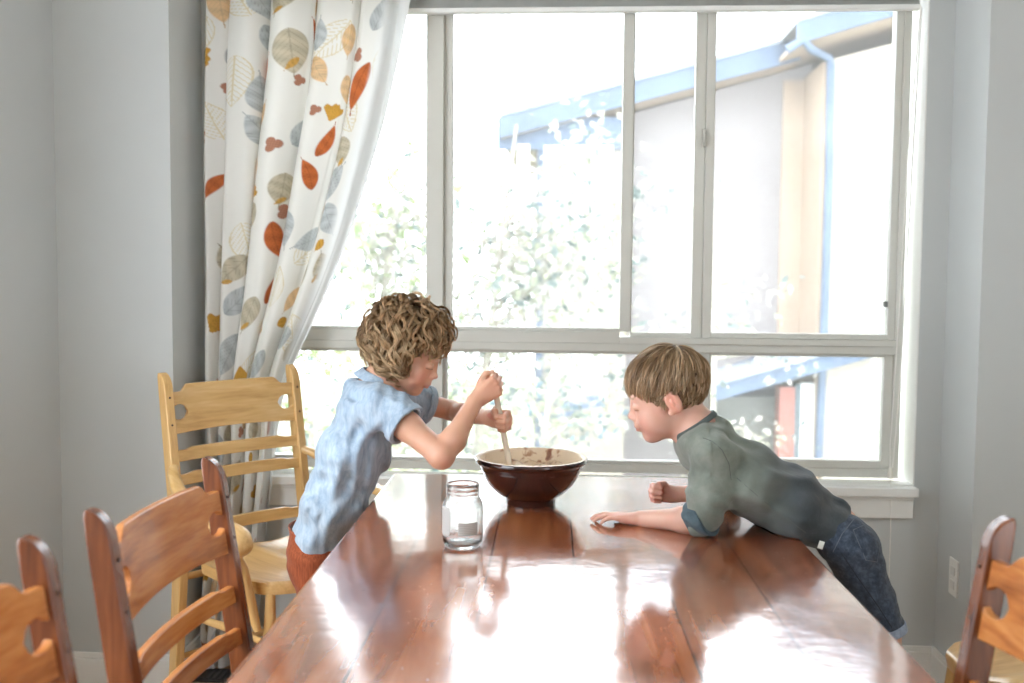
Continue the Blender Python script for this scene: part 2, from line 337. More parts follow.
# trees and shrubs: real leaves on branches
def leaf_mat(name, c):
    t = NT(name); at_ = t.n('ShaderNodeAttribute', _attribute_name='tint'); t.l(at_, 'Color', t.b, 'Base Color'); t.b.inputs['Roughness'].default_value = .5
    tl = t.n('ShaderNodeBsdfTranslucent'); t.l(at_, 'Color', tl, 0); mx = t.n('ShaderNodeMixShader'); mx.inputs[0].default_value = .5
    t.l(t.b, 0, mx, 1); t.l(tl, 0, mx, 2); t.l(mx, 0, t.out, 0); return t.m
LM = leaf_mat('leaf', None)
bark = plain('bark_pale', (.30, .27, .22, 1), .9, noise=.3, scale=30)
def tree(name, base, crown, rad, nleaf, leafsize, cols, seed, label, group=None, nbr=14):
    rs = random.Random(seed); base = Vector(base); crown = Vector(crown)
    root = empty(name, base, label=label, cat='tree', group=group)
    tk = MB(); top = crown-base
    tk.tube([(0, 0, 0), tuple(top*.35+Vector((.05, 0, 0))), tuple(top*.75), tuple(top*1.15)], [.07, .055, .035, .012], 8)
    ends = []
    for i in range(nbr):
        f = rs.uniform(.45, 1.05); s = top*f
        d = Vector((rs.gauss(0, 1)*rad[0], rs.gauss(0, 1)*rad[1], rs.uniform(-.3, 1)*rad[2]))*.55
        mid_ = s+d*.5+Vector((0, 0, .08)); e = s+d; tk.tube([tuple(s), tuple(mid_), tuple(e)], [.02, .012, .005], 5)
        ends += [mid_, e, (mid_+e)/2, e+d*.2]
    tk.build('trunk', bark, root, smooth=True)
    lv = MB(); tints = []
    for i in range(nleaf):
        c = rs.choice(ends)+Vector((rs.gauss(0, rad[0]*.16), rs.gauss(0, rad[1]*.16), rs.gauss(0, rad[2]*.14)))
        L = leafsize*rs.uniform(.6, 1.3); d = Vector((rs.gauss(0, 1), rs.gauss(0, 1), rs.gauss(-.3, .8))).normalized(); n = d.orthogonal().normalized()
        n.rotate(Matrix.Rotation(rs.uniform(0, 6.3), 3, d)); sd = d.cross(n)
        p = [c, c+d*L*.35+sd*L*.28+n*L*.05, c+d*L, c+d*L*.35-sd*L*.28+n*L*.05]; o = len(lv.v); lv.v += [tuple(q) for q in p]; lv.f += [(o, o+1, o+2), (o, o+2, o+3)]
        cc = rs.choice(cols); k = rs.uniform(.8, 1.2); tints += [(cc[0]*k, cc[1]*k, cc[2]*k, 1)]*4
    lo = lv.build('foliage', LM, root); lo['kind'] = 'stuff'
    ca = lo.data.color_attributes.new('tint', 'FLOAT_COLOR', 'POINT'); ca.data.foreach_set('color', np.array(tints, dtype=np.float32).ravel())
    return root
pale = [(.42, .40, .32), (.50, .46, .42), (.36, .38, .26), (.46, .46, .44), (.12, .16, .15)]; green = [(.16, .22, .07), (.26, .31, .12), (.38, .37, .26), (.44, .42, .36)]  # pale leaf tints carry the wash of overexposed daylight in their colour
tree('garden_tree', (-1.2, 8.6, -3.2), at(505, 215, 8.6), (1.0, .7, 1.2), 3600, .10, pale, 3, 'pale leaved tree standing before the neighbouring house', nbr=22)
tree('garden_tree', (-2.4, 8.0, -3.2), at(395, 235, 8.0), (1.0, .7, 1.5), 3000, .10, green+pale, 5, 'yellow green garden tree seen beside the drawn curtain', nbr=22)
tree('garden_tree', (-2.2, 6.6, -3.2), at(350, 395, 6.6), (.8, .6, .7), 2500, .08, green+pale, 6, 'bushy pale green tree crown low behind the curly haired boy', nbr=18)
tree('garden_tree', (-.6, 7.2, -3.2), at(545, 430, 7.2), (.9, .6, .5), 1600, .08, pale+[(.12, .2, .25)], 17, 'low pale tree crown seen just above the mixing bowl', nbr=18)
tree('garden_tree', (1.2, 8.6, -3.2), at(715, 262, 8.6), (1.0, .5, .45), 500, .09, pale, 19, 'thin pale leaf sprays against the rose grey siding', nbr=12)

# ------------------------------------------------------------------ table
tm = NT('table_varnish'); tc = tm.n('ShaderNodeTexCoord')
mp = tm.n('ShaderNodeMapping'); mp.inputs['Scale'].default_value = (16, 1.3, 16); tm.l(tc, 'Object', mp, 0)
n1 = tm.n('ShaderNodeTexNoise', Scale=1.6, Detail=7.0, Distortion=.6); tm.l(mp, 0, n1, 0)
n3 = tm.n('ShaderNodeTexNoise', Scale=2.4, Detail=3.0); tm.l(tc, 'Object', n3, 0)
sx = tm.n('ShaderNodeSeparateXYZ'); tm.l(tc, 'Object', sx, 0)
pk = tm.n('ShaderNodeMath', _operation='MULTIPLY_ADD', i1=1/.177, i2=10.0); tm.l(sx, 0, pk, 0)
fl_ = tm.n('ShaderNodeMath', _operation='FLOOR'); tm.l(pk, 0, fl_, 0)
wn_ = tm.n('ShaderNodeTexWhiteNoise', _noise_dimensions='1D'); tm.l(fl_, 0, wn_, 'W')
frc = tm.n('ShaderNodeMath', _operation='FRACT'); tm.l(pk, 0, frc, 0)
pp = tm.n('ShaderNodeMath', _operation='PINGPONG', i1=.5); tm.l(frc, 0, pp, 0)
sm = tm.n('ShaderNodeMath', _operation='LESS_THAN', i1=.012); tm.l(pp, 0, sm, 0)
ad = tm.n('ShaderNodeMath', _operation='MULTIPLY_ADD', i1=.22); tm.l(wn_, 0, ad, 0); tm.l(n1, 0, ad, 2)
r = tm.ramp([(.36, srgb(112, 56, 32)), (.62, srgb(156, 88, 52)), (.90, srgb(188, 122, 80))]); tm.l(ad, 0, r, 0)
mk = tm.n('ShaderNodeMixRGB', _blend_type='MIX', Color2=srgb(60, 24, 10)); tm.l(sm, 0, mk, 0); tm.l(r, 0, mk, 1)
# scuffs and flour specks lying on the varnish
vo = tm.n('ShaderNodeTexVoronoi', Scale=46.0, Randomness=1.0); tm.l(tc, 'Object', vo, 0)
lt = tm.n('ShaderNodeMath', _operation='LESS_THAN', i1=.09); tm.l(vo, 'Distance', lt, 0)
n4 = tm.n('ShaderNodeTexNoise', Scale=5.0, Detail=2.0); tm.l(tc, 'Object', n4, 0); gt = tm.n('ShaderNodeMath', _operation='GREATER_THAN', i1=.53); tm.l(n4, 0, gt, 0)
sp = tm.n('ShaderNodeMath', _operation='MULTIPLY'); tm.l(lt, 0, sp, 0); tm.l(gt, 0, sp, 1)
mp2 = tm.n('ShaderNodeMapping'); mp2.inputs['Scale'].default_value = (5, 70, 5); mp2.inputs['Rotation'].default_value = (0, 0, .3); tm.l(tc, 'Object', mp2, 0)
n5 = tm.n('ShaderNodeTexNoise', Scale=1.0, Detail=6.0); tm.l(mp2, 0, n5, 0)
mp3 = tm.n('ShaderNodeMapping'); mp3.inputs['Scale'].default_value = (1, 9, 1); mp3.inputs['Rotation'].default_value = (0, 0, -.15); tm.l(tc, 'Object', mp3, 0)
vs_ = tm.n('ShaderNodeTexVoronoi', Scale=3.0, _feature='DISTANCE_TO_EDGE'); tm.l(mp3, 0, vs_, 0); l5 = tm.n('ShaderNodeMath', _operation='LESS_THAN', i1=.012); tm.l(vs_, 0, l5, 0)
g5 = tm.n('ShaderNodeMath', _operation='GREATER_THAN', i1=.60); tm.l(n5, 0, g5, 0); s5 = tm.n('ShaderNodeMath', _operation='MULTIPLY'); tm.l(g5, 0, s5, 0); tm.l(l5, 0, s5, 1)
sp2 = sp
sf = tm.n('ShaderNodeMath', _operation='MULTIPLY', i1=.55); tm.l(sp2, 0, sf, 0)
mk2 = tm.n('ShaderNodeMixRGB', Color2=(.75, .72, .68, 1)); tm.l(sf, 0, mk2, 0); tm.l(mk, 0, mk2, 1); tm.l(mk2, 0, tm.b, 'Base Color')
rr = tm.n('ShaderNodeMapRange', i1=.3, i2=.7, i3=.07, i4=.19); tm.l(n3, 0, rr, 0)
ra = tm.n('ShaderNodeMath', _operation='MULTIPLY_ADD', i1=.08); tm.l(sp2, 0, ra, 0); tm.l(rr, 0, ra, 2); tm.l(ra, 0, tm.b, 'Roughness')
tm.b.inputs['Coat Weight'].default_value = 1; tm.b.inputs['Coat IOR'].default_value = 1.6; tm.b.inputs['Coat Roughness'].default_value = .07; tm.l(rr, 0, tm.b, 'Coat Roughness')
# dents and the slight waviness of the boards
bn = tm.n('ShaderNodeTexNoise', Scale=7.0, Detail=3.0); tm.l(tc, 'Object', bn, 0)
ba = tm.n('ShaderNodeMath', _operation='MULTIPLY_ADD', i1=.03); tm.l(n1, 0, ba, 0); tm.l(bn, 0, ba, 2)
bs = tm.n('ShaderNodeMath', _operation='MULTIPLY_ADD', i1=-.5); tm.l(sm, 0, bs, 0); tm.l(ba, 0, bs, 2)
bp = tm.bump(bs, 0, .22, .006); tm.l(bp, 0, tm.b, 'Coat Normal')
TW, TY0, TY1 = 1.060, .85, 3.02
table = empty('dining_table', (.014, 1.95, 0), math.radians(1.25), label='long red brown varnished plank dining table in front of the window', cat='table')
m = MB(); m.box(-TW/2, TW/2, TY0-1.95, TY1-1.95, .716, .75); m.build('tabletop', tm.m, table, bevel=.008, seg=4)
twd = wood('table_wood', srgb(84, 34, 14), srgb(130, 62, 28), srgb(165, 88, 44), 'y')
twz = wood('table_wood', srgb(84, 34, 14), srgb(130, 62, 28), srgb(165, 88, 44), 'z')
m = MB(); e = .07
for sx_ in (-1, 1): m.box(sx_*(TW/2-e)-.012, sx_*(TW/2-e)+.012, TY0-1.95+e+.03, TY1-1.95-e-.03, .62, .716)
for yy in (TY0-1.95+e, TY1-1.95-e): m.box(-TW/2+e+.03, TW/2-e-.03, yy-.012, yy+.012, .62, .716)
m.build('apron', twd, table, bevel=.002)
for sx_ in (-1, 1):
    for yy in (TY0-1.95+e, TY1-1.95-e):
        m = MB(); m.box(-.038, .038, -.038, .038, .58, .716)
        m.lathe([(.036, .58), (.026, .57), (.026, .56), (.036, .545), (.038, .53), (.034, .44), (.024, .26), (.022, .12), (.030, .08), (.030, .05), (.020, .03), (.026, 0), (.001, 0)], 24)
        m.v = [(v[0]+sx_*(TW/2-e), v[1]+yy, v[2]) for v in m.v]
        m.build('leg', twz, table, smooth=True)

# ------------------------------------------------------------------ mixing bowl, batter, jar
BC = Vector((-.103, 2.635, .75))
bm_ = NT('bowl_glaze'); tc = bm_.n('ShaderNodeTexCoord'); sx = bm_.n('ShaderNodeSeparateXYZ'); bm_.l(tc, 'Object', sx, 0)
nz = bm_.n('ShaderNodeTexNoise', Scale=9.0, Detail=4.0); bm_.l(tc, 'Object', nz, 0)
r = bm_.ramp([(.3, srgb(34, 14, 14)), (.7, srgb(60, 27, 23))]); bm_.l(nz, 0, r, 0)
r2 = bm_.ramp([(.02, (0, 0, 0)), (.9, (1, 1, 1))])
bm_.l(r, 0, bm_.b, 'Base Color'); bm_.b.inputs['Roughness'].default_value = .12; bm_.b.inputs['Coat Weight'].default_value = .6; bm_.b.inputs['Coat Roughness'].default_value = .05
bowl = empty('mixing_bowl', BC, label='large dark brown glazed ceramic mixing bowl with cream inside', cat='bowl')
outer = [(.001, .004), (.05, .004), (.056, 0), (.064, 0), (.066, .004), (.066, .014), (.072, .020), (.095, .034), (.113, .053), (.125, .074), (.131, .090), (.1325, .093), (.1335, .092), (.1345, .097), (.1355, .096), (.138, .104), (.139, .108), (.147, .111), (.1505, .115), (.1505, .121), (.148, .125)]
inner = [(.148, .125), (.143, .1262), (.139, .124), (.136, .118), (.130, .095), (.120, .070), (.104, .046), (.080, .026), (.05, .016), (.001, .014)]
MB().lathe(outer, 96).build('outside_glaze', bm_.m, bowl, smooth=True, auto=60)
ci = NT('bowl_cream'); tc = ci.n('ShaderNodeTexCoord'); nz = ci.n('ShaderNodeTexNoise', Scale=42.0, Detail=4.0, Distortion=.6); ci.l(tc, 'Object', nz, 0)
nb = ci.n('ShaderNodeTexNoise', Scale=9.0, Detail=2.0); ci.l(tc, 'Object', nb, 0); ad = ci.n('ShaderNodeMath', _operation='MULTIPLY_ADD', i1=.5); ci.l(nb, 0, ad, 0); ml = ci.n('ShaderNodeMath', _operation='MULTIPLY', i1=.6); ci.l(nz, 0, ml, 0); ci.l(ml, 0, ad, 2)
r = ci.ramp([(.0, srgb(240, 224, 200)), (.60, srgb(236, 218, 192)), (.66, srgb(190, 150, 120)), (.74, srgb(140, 96, 78))]); ci.l(ad, 0, r, 0); ci.l(r, 0, ci.b, 'Base Color'); ci.b.inputs['Roughness'].default_value = .25
MB().lathe(inner, 96).build('cream_inside', ci.m, bowl, smooth=True)
bt = NT('batter'); tc = bt.n('ShaderNodeTexCoord'); nz = bt.n('ShaderNodeTexNoise', Scale=60.0, Detail=5.0); bt.l(tc, 'Object', nz, 0)
r = bt.ramp([(.3, srgb(150, 108, 84)), (.5, srgb(222, 196, 162)), (.7, srgb(240, 222, 196))]); bt.l(nz, 0, r, 0); bt.l(r, 0, bt.b, 'Base Color'); bt.b.inputs['Roughness'].default_value = .45
m = MB(); n, k = 64, 22; rs = random.Random(4)
vs = [(0, 0, .078)]; fs = []
for j in range(1, k+1):
    rr_ = .1245*j/k
    for i in range(n):
        a = 2*PI*i/n; x_, y_ = rr_*math.cos(a), rr_*math.sin(a)
        z = .078+.006*math.sin(60*x_+2*math.sin(50*y_))*math.cos(55*y_+1)+.004*math.sin(110*x_+70*y_)+.004*(j/k)**3
        vs.append((x_, y_, z))
for i in range(n): fs.append((0, 1+i, 1+(i+1) % n))
for j in range(k-1):
    for i in range(n): fs.append((1+j*n+i, 1+(j+1)*n+i, 1+(j+1)*n+(i+1) % n, 1+j*n+(i+1) % n))
o = len(vs); vs.append((0, 0, .02)); vs += [(.105*math.cos(2*PI*i/n), .105*math.sin(2*PI*i/n), .052) for i in range(n)]
for i in range(n): fs.append((o, o+1+(i+1) % n, o+1+i)); fs.append((1+(k-1)*n+i, o+1+i, o+1+(i+1) % n, 1+(k-1)*n+(i+1) % n))
m.add(vs, fs); batter = m.build('cookie_batter', bt.m, smooth=True, auto=80); batter.location = BC + Vector((0, 0, .008))
tag(batter, 'lumpy pale cookie batter inside the brown mixing bowl', 'batter')

JC = Vector((-.237, 2.19, .75))
jg = NT('jar_glass'); jg.b.inputs['Transmission Weight'].default_value = 1; jg.b.inputs['Roughness'].default_value = .02; jg.b.inputs['IOR'].default_value = 1.45; jg.b.inputs['Base Color'].default_value = (.96, .98, .98, 1)
nz = jg.n('ShaderNodeTexNoise', Scale=30.0); jg.bump(nz, 0, .15, .003)
jar = empty('mason_jar', JC, label='empty clear glass mason jar standing on the table before the bowl', cat='jar')
jo = [(.001, .004), (.028, .003), (.035, 0), (.040, .003), (.0445, .012), (.0455, .03), (.0455, .085), (.0445, .096), (.040, .106), (.036, .112), (.0355, .117), (.0372, .119), (.0355, .121), (.0355, .125), (.0372, .127), (.0355, .129), (.0355, .134), (.0370, .136), (.0362, .141), (.0345, .142)]
ji = [(.0328, .141), (.0325, .118), (.035, .110), (.0395, .098), (.0425, .085), (.0425, .03), (.041, .014), (.032, .008), (.001, .009)]
o = MB().lathe(jo+ji, 64).build('jar_body', jg.m, jar, smooth=True, auto=80)
lb = NT('jar_label'); tc = lb.n('ShaderNodeTexCoord'); sx = lb.n('ShaderNodeSeparateXYZ'); lb.l(tc, 'Object', sx, 0)
ml = lb.n('ShaderNodeMath', _operation='MULTIPLY', i1=260.0); lb.l(sx, 2, ml, 0); fc = lb.n('ShaderNodeMath', _operation='FRACT'); lb.l(ml, 0, fc, 0)
r = lb.ramp([(.0, srgb(165, 163, 160)), (.45, srgb(165, 163, 160)), (.55, srgb(198, 197, 194))]); lb.l(fc, 0, r, 0); lb.l(r, 0, lb.b, 'Base Color'); lb.b.inputs['Roughness'].default_value = .6
def patch(a0, a1, z0, z1, rnd, name, mat, par, R=.0460):
    n = 24; mm = MB(); rows = 12
    for j in range(rows+1):
        z = z0+(z1-z0)*j/rows; t = abs(j/rows*2-1); ins = rnd*(1-math.sqrt(max(0, 1-t**4)))
        for i in range(n+1):
            a = a0+ins+(a1-a0-2*ins)*i/n; mm.v.append((R*math.cos(a), R*math.sin(a), z))
    for j in range(rows):
        for i in range(n): q = j*(n+1)+i; mm.f.append((q, q+1, q+n+2, q+n+1))
    o = mm.build(name, mat, par, smooth=True); sd = o.modifiers.new('thick', 'SOLIDIFY'); sd.thickness = .0004; sd.offset = 1; return o
ac = math.atan2(-2.19, .237)
patch(ac-.22, ac+.78, .034, .062, .02, 'paper_label', lb.m, jar)['label'] = 'small grey printed rectangular label'
patch(ac-1.35, ac-.62, .028, .094, .16, 'side_label', lb.m, jar)['label'] = 'tall rounded grey label at the jar side'
# ------------------------------------------------------------------ chairs
def ladder(H, lean, width, zs, pal, arms=False, SZ=.45):
    """returns builder for one chair: faces +x, origin on the floor under the seat middle. zs: list of (z0,z1,kind)"""
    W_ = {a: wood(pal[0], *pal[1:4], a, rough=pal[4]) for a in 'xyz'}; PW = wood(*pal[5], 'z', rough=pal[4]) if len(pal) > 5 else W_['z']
    BX = -.19
    tl_ = math.tan(math.radians(lean))
    cx = lambda z: BX - max(0, z-SZ)*tl_ - max(0, SZ-z)*.10
    def make(root):
        hw = width/2
        for s in (-1, 1):
            d0, d1 = .024, .019
            n = 14; L = []; Rr = []
            for i in range(n+1):
                z = (H-.05)*i/n; d = d0 if z < SZ else d0+(d1-d0)*(z-SZ)/(H-SZ)
                if z < SZ: d = .016+.008*z/SZ
                L.append((cx(z)-d, z)); Rr.append((cx(z)+d, z))
            zt = H-.05; xb, xf = L[-1][0], Rr[-1][0]; top = []
            for k in range(1, 9):
                w_ = PI/2*k/9; top.append((xf-(xf-xb)*.92*(1-math.cos(w_))-tl_*.05*(k/9), zt+.05*math.sin(w_)))
            top.append((xb-tl_*.045+.004, H)); top.append((xb-tl_*.03, H-.012))
            poly = L[::-1] + Rr + top
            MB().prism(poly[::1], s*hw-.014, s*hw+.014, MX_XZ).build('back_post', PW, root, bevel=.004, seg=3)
        for z0, z1, kind in zs:
            cols = []; w2 = hw-.012; N = 110
            bow = .022; zc = (z0+z1)/2; hh = (z1-z0)/2; e = hh*.70 if kind == 'crest' else hh*.78
            for i in range(N+1):
                y = -w2+2*w2*i/N; q = w2-abs(y); t = min(1, max(0, (q-.032)/.030)); t = t*t*(3-2*t)
                top = zc+e+(hh-e)*t; bot = zc-e-(0 if kind == 'crest' else -(hh-e)*0)-(hh-e)*t*(1 if kind == 'crest' else .0)
                if kind == 'crest': bot = zc-hh+.006*math.cos(y/w2*PI/2)-.003
                h = 0
                nr = .027
                if kind == 'crest' and q < nr+.024: h = nr*.82*math.sqrt(max(0, 1-((q-.024)/nr)**2))
                zm = zc-.010
                cols.append((y, bot, zm-h, zm+h, top, -bow*(1-(y/w2)**2)))
            mm = MB(); T_ = .007
            for y, b, l, h, t, bx in cols:
                for z in (b, l, h, t):
                    for sg in (-1, 1): mm.v.append((cx(z)+bx+sg*T_+.004, y, z))
            def idx(i, r, sg): return i*8+r*2+sg
            for i in range(N):
                h0 = cols[i][3]-cols[i][2]; h1 = cols[i+1][3]-cols[i+1][2]
                for sg in (0, 1):
                    for ra_, rb_ in ((0, 1), (2, 3)): mm.f.append((idx(i, ra_, sg), idx(i+1, ra_, sg), idx(i+1, rb_, sg), idx(i, rb_, sg)))
                mm.f.append((idx(i, 0, 0), idx(i+1, 0, 0), idx(i+1, 0, 1), idx(i, 0, 1))); mm.f.append((idx(i, 3, 0), idx(i+1, 3, 0), idx(i+1, 3, 1), idx(i, 3, 1)))
                if h0 > 1e-5 or h1 > 1e-5:
                    for r_ in (1, 2): mm.f.append((idx(i, r_, 0), idx(i+1, r_, 0), idx(i+1, r_, 1), idx(i, r_, 1)))
            for i in (0, N):
                for ra_, rb_ in ((0, 1), (2, 3)): mm.f.append((idx(i, ra_, 0), idx(i, ra_, 1), idx(i, rb_, 1), idx(i, rb_, 0)))
            import bmesh
            o = mm.build('crest_rail' if kind == 'crest' else 'back_slat', W_['y'], root)
            b_ = bmesh.new(); b_.from_mesh(o.data); bmesh.ops.remove_doubles(b_, verts=b_.verts, dist=1e-5); bmesh.ops.recalc_face_normals(b_, faces=b_.faces); b_.to_mesh(o.data); b_.free()
            o.data.polygons.foreach_set('use_smooth', [True]*len(o.data.polygons))
            mo = o.modifiers.new('bevel', 'BEVEL'); mo.width = .003; mo.segments = 3; mo.limit_method = 'ANGLE'; mo.angle_limit = .9; mo.harden_normals = True
            if kind == 'crest':
                for s in (-1, 1):
                    for zz in (zc+hh*.5, zc-hh*.62):
                        MB().tube([(cx(zz)+.012, s*hw, zz), (cx(zz)+.0215, s*hw, zz)], .0032, 10).build('peg', plain('peg_dark', srgb(52, 26, 14), .5), root)
        # saddled plank seat
        mm = MB(); n = 28; T = .034
        for j in range(n+1):
            for i in range(n+1):
                u, v = i/n*2-1, j/n*2-1
                su = math.copysign(abs(u)**.9, u); x = .215*u+.012; hw_ = (.205+.022*(u+1)/2 + (0 if u > -.2 else 0))
                y = hw_*v*(1-.05*u*u); x += .018*(1-v*v)*(1 if u > 0 else 0)*u
                rc = max(0, abs(u)+abs(v)-1.55)*.10; x -= math.copysign(rc, u)*.6; y -= math.copysign(rc, v)*.6
                dip = .016*max(0, 1-(abs(v)-.45)**2/.30-(u+.1)**2*.8) - (.010*max(0, 1-v*v*16)*max(0, u)) + max(0, (abs(u)-.93))*.10
                mm.v.append((x, y, SZ+.012-dip)); 
        K = len(mm.v)
        for j in range(n+1):
            for i in range(n+1): x, y, z = mm.v[j*(n+1)+i]; mm.v.append((x*.985, y*.975, SZ-T+.012))
        for j in range(n):
            for i in range(n):
                q = j*(n+1)+i; mm.f.append((q, q+1, q+n+2, q+n+1)); mm.f.append((K+q, K+q+n+1, K+q+n+2, K+q+1))
        ring = [i for i in range(n+1)] + [(j)*(n+1)+n for j in range(1, n+1)] + [n*(n+1)+i for i in range(n-1, -1, -1)] + [j*(n+1) for j in range(n-1, 0, -1)]
        for a_, b_ in zip(ring, ring[1:]+ring[:1]): mm.f.append((a_, K+a_, K+b_, b_))
        mm.build('seat', W_['x'], root, smooth=True, auto=60)
        # front legs and stretchers
        for s in (-1, 1):
            MB().tube([(.19, s*.175, SZ-.02), (.195, s*.182, SZ*.7), (.200, s*.190, SZ*.4), (.206, s*.198, 0)], [.013, .019, .018, .012], 14).build('leg', W_['z'], root, smooth=True)
            for z in (SZ-.15, .17): MB().tube([(cx(z), s*hw, z), ((cx(z)+.2)/2, s*(hw+.19)/2, z+.004), (.20, s*.19, z)], [.008, .012, .008], 10).build('stretcher', W_['x'], root, smooth=True)
        for z in (SZ-.11, .20): MB().tube([(.198, -.186, z), (.198, 0, z), (.198, .186, z)], [.008, .013, .008], 10).build('stretcher', W_['y'], root, smooth=True)
        MB().tube([(cx(.24), -hw, .24), (cx(.24), 0, .24), (cx(.24), hw, .24)], [.008, .012, .008], 10).build('stretcher', W_['y'], root, smooth=True)
        MB().tube([(cx(.4)+.005, -hw, SZ-.05), (cx(.4)+.005, hw, SZ-.05)], .011, 10).build('stretcher', W_['y'], root, smooth=True)
        if arms:
            for s in (-1, 1):
                # arm: flat section swept from the post, bowed outward, rolling over at the front
                path = [(cx(.79)+.01, s*hw, .800), (-.18, s*(hw+.025), .785), (-.07, s*(hw+.055), .735), (.06, s*(hw+.065), .705), (.16, s*(hw+.062), .698), (.205, s*(hw+.058), .686), (.220, s*(hw+.056), .658), (.202, s*(hw+.056), .638)]
                wd_ = [.012, .016, .022, .026, .029, .030, .027, .020]; th_ = [.011, .011, .011, .012, .014, .015, .014, .010]
                mm = MB(); P = [Vector(p) for p in path]
                # resample
                Q = []
                for i in range(len(P)-1):
                    for k in range(5):
                        t = k/5; p0, p1, p2, p3 = P[max(i-1, 0)], P[i], P[i+1], P[min(i+2, len(P)-1)]
                        c = .5*((2*p1)+(p2-p0)*t+(2*p0-5*p1+4*p2-p3)*t*t+(3*p1-p0-3*p2+p3)*t**3)
                        Q.append((c, wd_[i]+(wd_[i+1]-wd_[i])*t, th_[i]+(th_[i+1]-th_[i])*t))
                Q.append((P[-1], wd_[-1], th_[-1]))
                for i, (p, a_, b_) in enumerate(Q):
                    tg = (Q[min(i+1, len(Q)-1)][0]-Q[max(i-1, 0)][0]).normalized(); side = Vector((0, 1, 0)); side = (side-tg*side.dot(tg)).normalized(); up = tg.cross(side)
                    for k in range(14):
                        w_ = 2*PI*k/14; cw, sw = math.cos(w_), math.sin(w_)
                        mm.v.append(tuple(p+side*a_*math.copysign(abs(cw)**.6, cw)+up*b_*math.copysign(abs(sw)**.7, sw)))
                for i in range(len(Q)-1):
                    for k in range(14): mm.f.append((i*14+k, i*14+(k+1) % 14, (i+1)*14+(k+1) % 14, (i+1)*14+k))
                mm.f.append(tuple(range(14))); e_ = (len(Q)-1)*14; mm.f.append(tuple(e_+k for k in range(14)))
                mm.build('armrest', W_['x'], root, smooth=True, auto=70)
                MB().tube([(.160, s*(hw+.055), .690), (.160, s*(hw+.050), .64), (.166, s*(hw+.030), .58), (.176, s*.232, .50), (.190, s*.215, .42)], [.010, .017, .022, .019, .010], 12).build('arm_support', W_['z'], root, smooth=True)
    return make
DARK = ('walnut_ladder', srgb(128, 70, 32), srgb(184, 114, 58), srgb(212, 146, 84), .25, ('walnut_post_shaded', srgb(62, 30, 16), srgb(108, 58, 30), srgb(146, 84, 46)))  # post browns darkened: shade on the post sides put into the colour
LIGHT = ('honey_maple', srgb(188, 142, 84), srgb(214, 172, 110), srgb(228, 192, 136), .32)
dz = [(.818, .958, 'crest'), (.716, .758, 'slat'), (.636, .676, 'slat'), (.545, .58, 'slat')]
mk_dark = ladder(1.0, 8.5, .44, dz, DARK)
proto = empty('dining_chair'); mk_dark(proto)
tag(proto, None, 'chair', 'brown ladder back chairs around the table')
def place(o, x, y, deg, label, s=1): o.location = (x, y, 0); o.rotation_euler = (0, 0, math.radians(deg)); o['label'] = label; o.scale = (s, s, s); return o
# back posts' top centres must pass through the surveyed points; offset from seat centre
off = .19+.55*math.tan(math.radians(8.5))
def seat_from_back(px_, py_, deg):
    a = math.radians(deg); return px_+off*math.cos(a), py_+off*math.sin(a)
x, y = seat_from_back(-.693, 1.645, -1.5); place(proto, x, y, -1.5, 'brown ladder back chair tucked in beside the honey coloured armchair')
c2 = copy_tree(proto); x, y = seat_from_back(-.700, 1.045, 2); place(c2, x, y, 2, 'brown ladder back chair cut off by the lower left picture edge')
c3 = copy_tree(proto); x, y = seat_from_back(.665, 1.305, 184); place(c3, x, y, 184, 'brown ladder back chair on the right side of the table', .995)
lz = [(.893, 1.032, 'crest'), (.806, .848, 'slat'), (.738, .778, 'slat'), (.585, .625, 'slat')]
mk_light = ladder(1.068, 8.5, .44, lz, LIGHT, arms=True, SZ=.53)
arm = empty('armchair'); mk_light(arm); off = .19+.538*math.tan(math.radians(8.5))
a = math.radians(-39); cxm, cym = -1.035, 2.985
tag(arm, 'honey coloured wooden ladder back armchair in the corner by the curtain', 'chair'); arm.location = (cxm+off*math.cos(a), cym+off*math.sin(a), 0); arm.rotation_euler = (0, 0, a)
sd = copy_tree(arm)
for c in list(children(sd)):
    if c.name.startswith(('armrest', 'arm_support')): bpy.data.objects.remove(c)
sd.name = 'side_chair'; sd['label'] = 'honey coloured wooden chair seat behind the brown chair on the right'
sd.location = (1.09, 2.13, 0); sd.rotation_euler = (0, 0, math.radians(212))

# ------------------------------------------------------------------ curtain
def smooth_interp(tab, z):
    tab = sorted(tab); xs = [t[0] for t in tab]; ys = [t[1] for t in tab]
    return float(np.interp(z, xs, ys))
CY = 3.30
edgeR = [(at(x, y, CY).z, at(x, y, CY).x) for x, y in ((414, -30), (409, 0), (397, 60), (383, 120), (365, 180), (346, 240), (326, 290), (305, 335), (288, 372), (278, 410), (273, 460), (266, 520), (261, 570), (256, 620), (253, 662))]
edgeL = [(at(x, y, CY).z, at(x, y, CY).x) for x, y in ((201, -30), (202, 200), (205, 380), (208, 470), (206, 560), (201, 662))]
NU, NV = 420, 760
ztop, zbot = 2.36, .012
us = np.linspace(0, 1, NU); zs_ = np.linspace(ztop, zbot, NV)
eR = np.interp(zs_, *zip(*sorted(edgeR))); eL = np.interp(zs_, *zip(*sorted(edgeL)))
k = np.ones(41)/41
pad = lambda a: np.convolve(np.pad(a, 20, mode='edge'), k, 'valid')
eR = pad(eR); eL = pad(eL)
U, Vz = np.meshgrid(us, zs_); wdt = (eR-eL)[:, None]
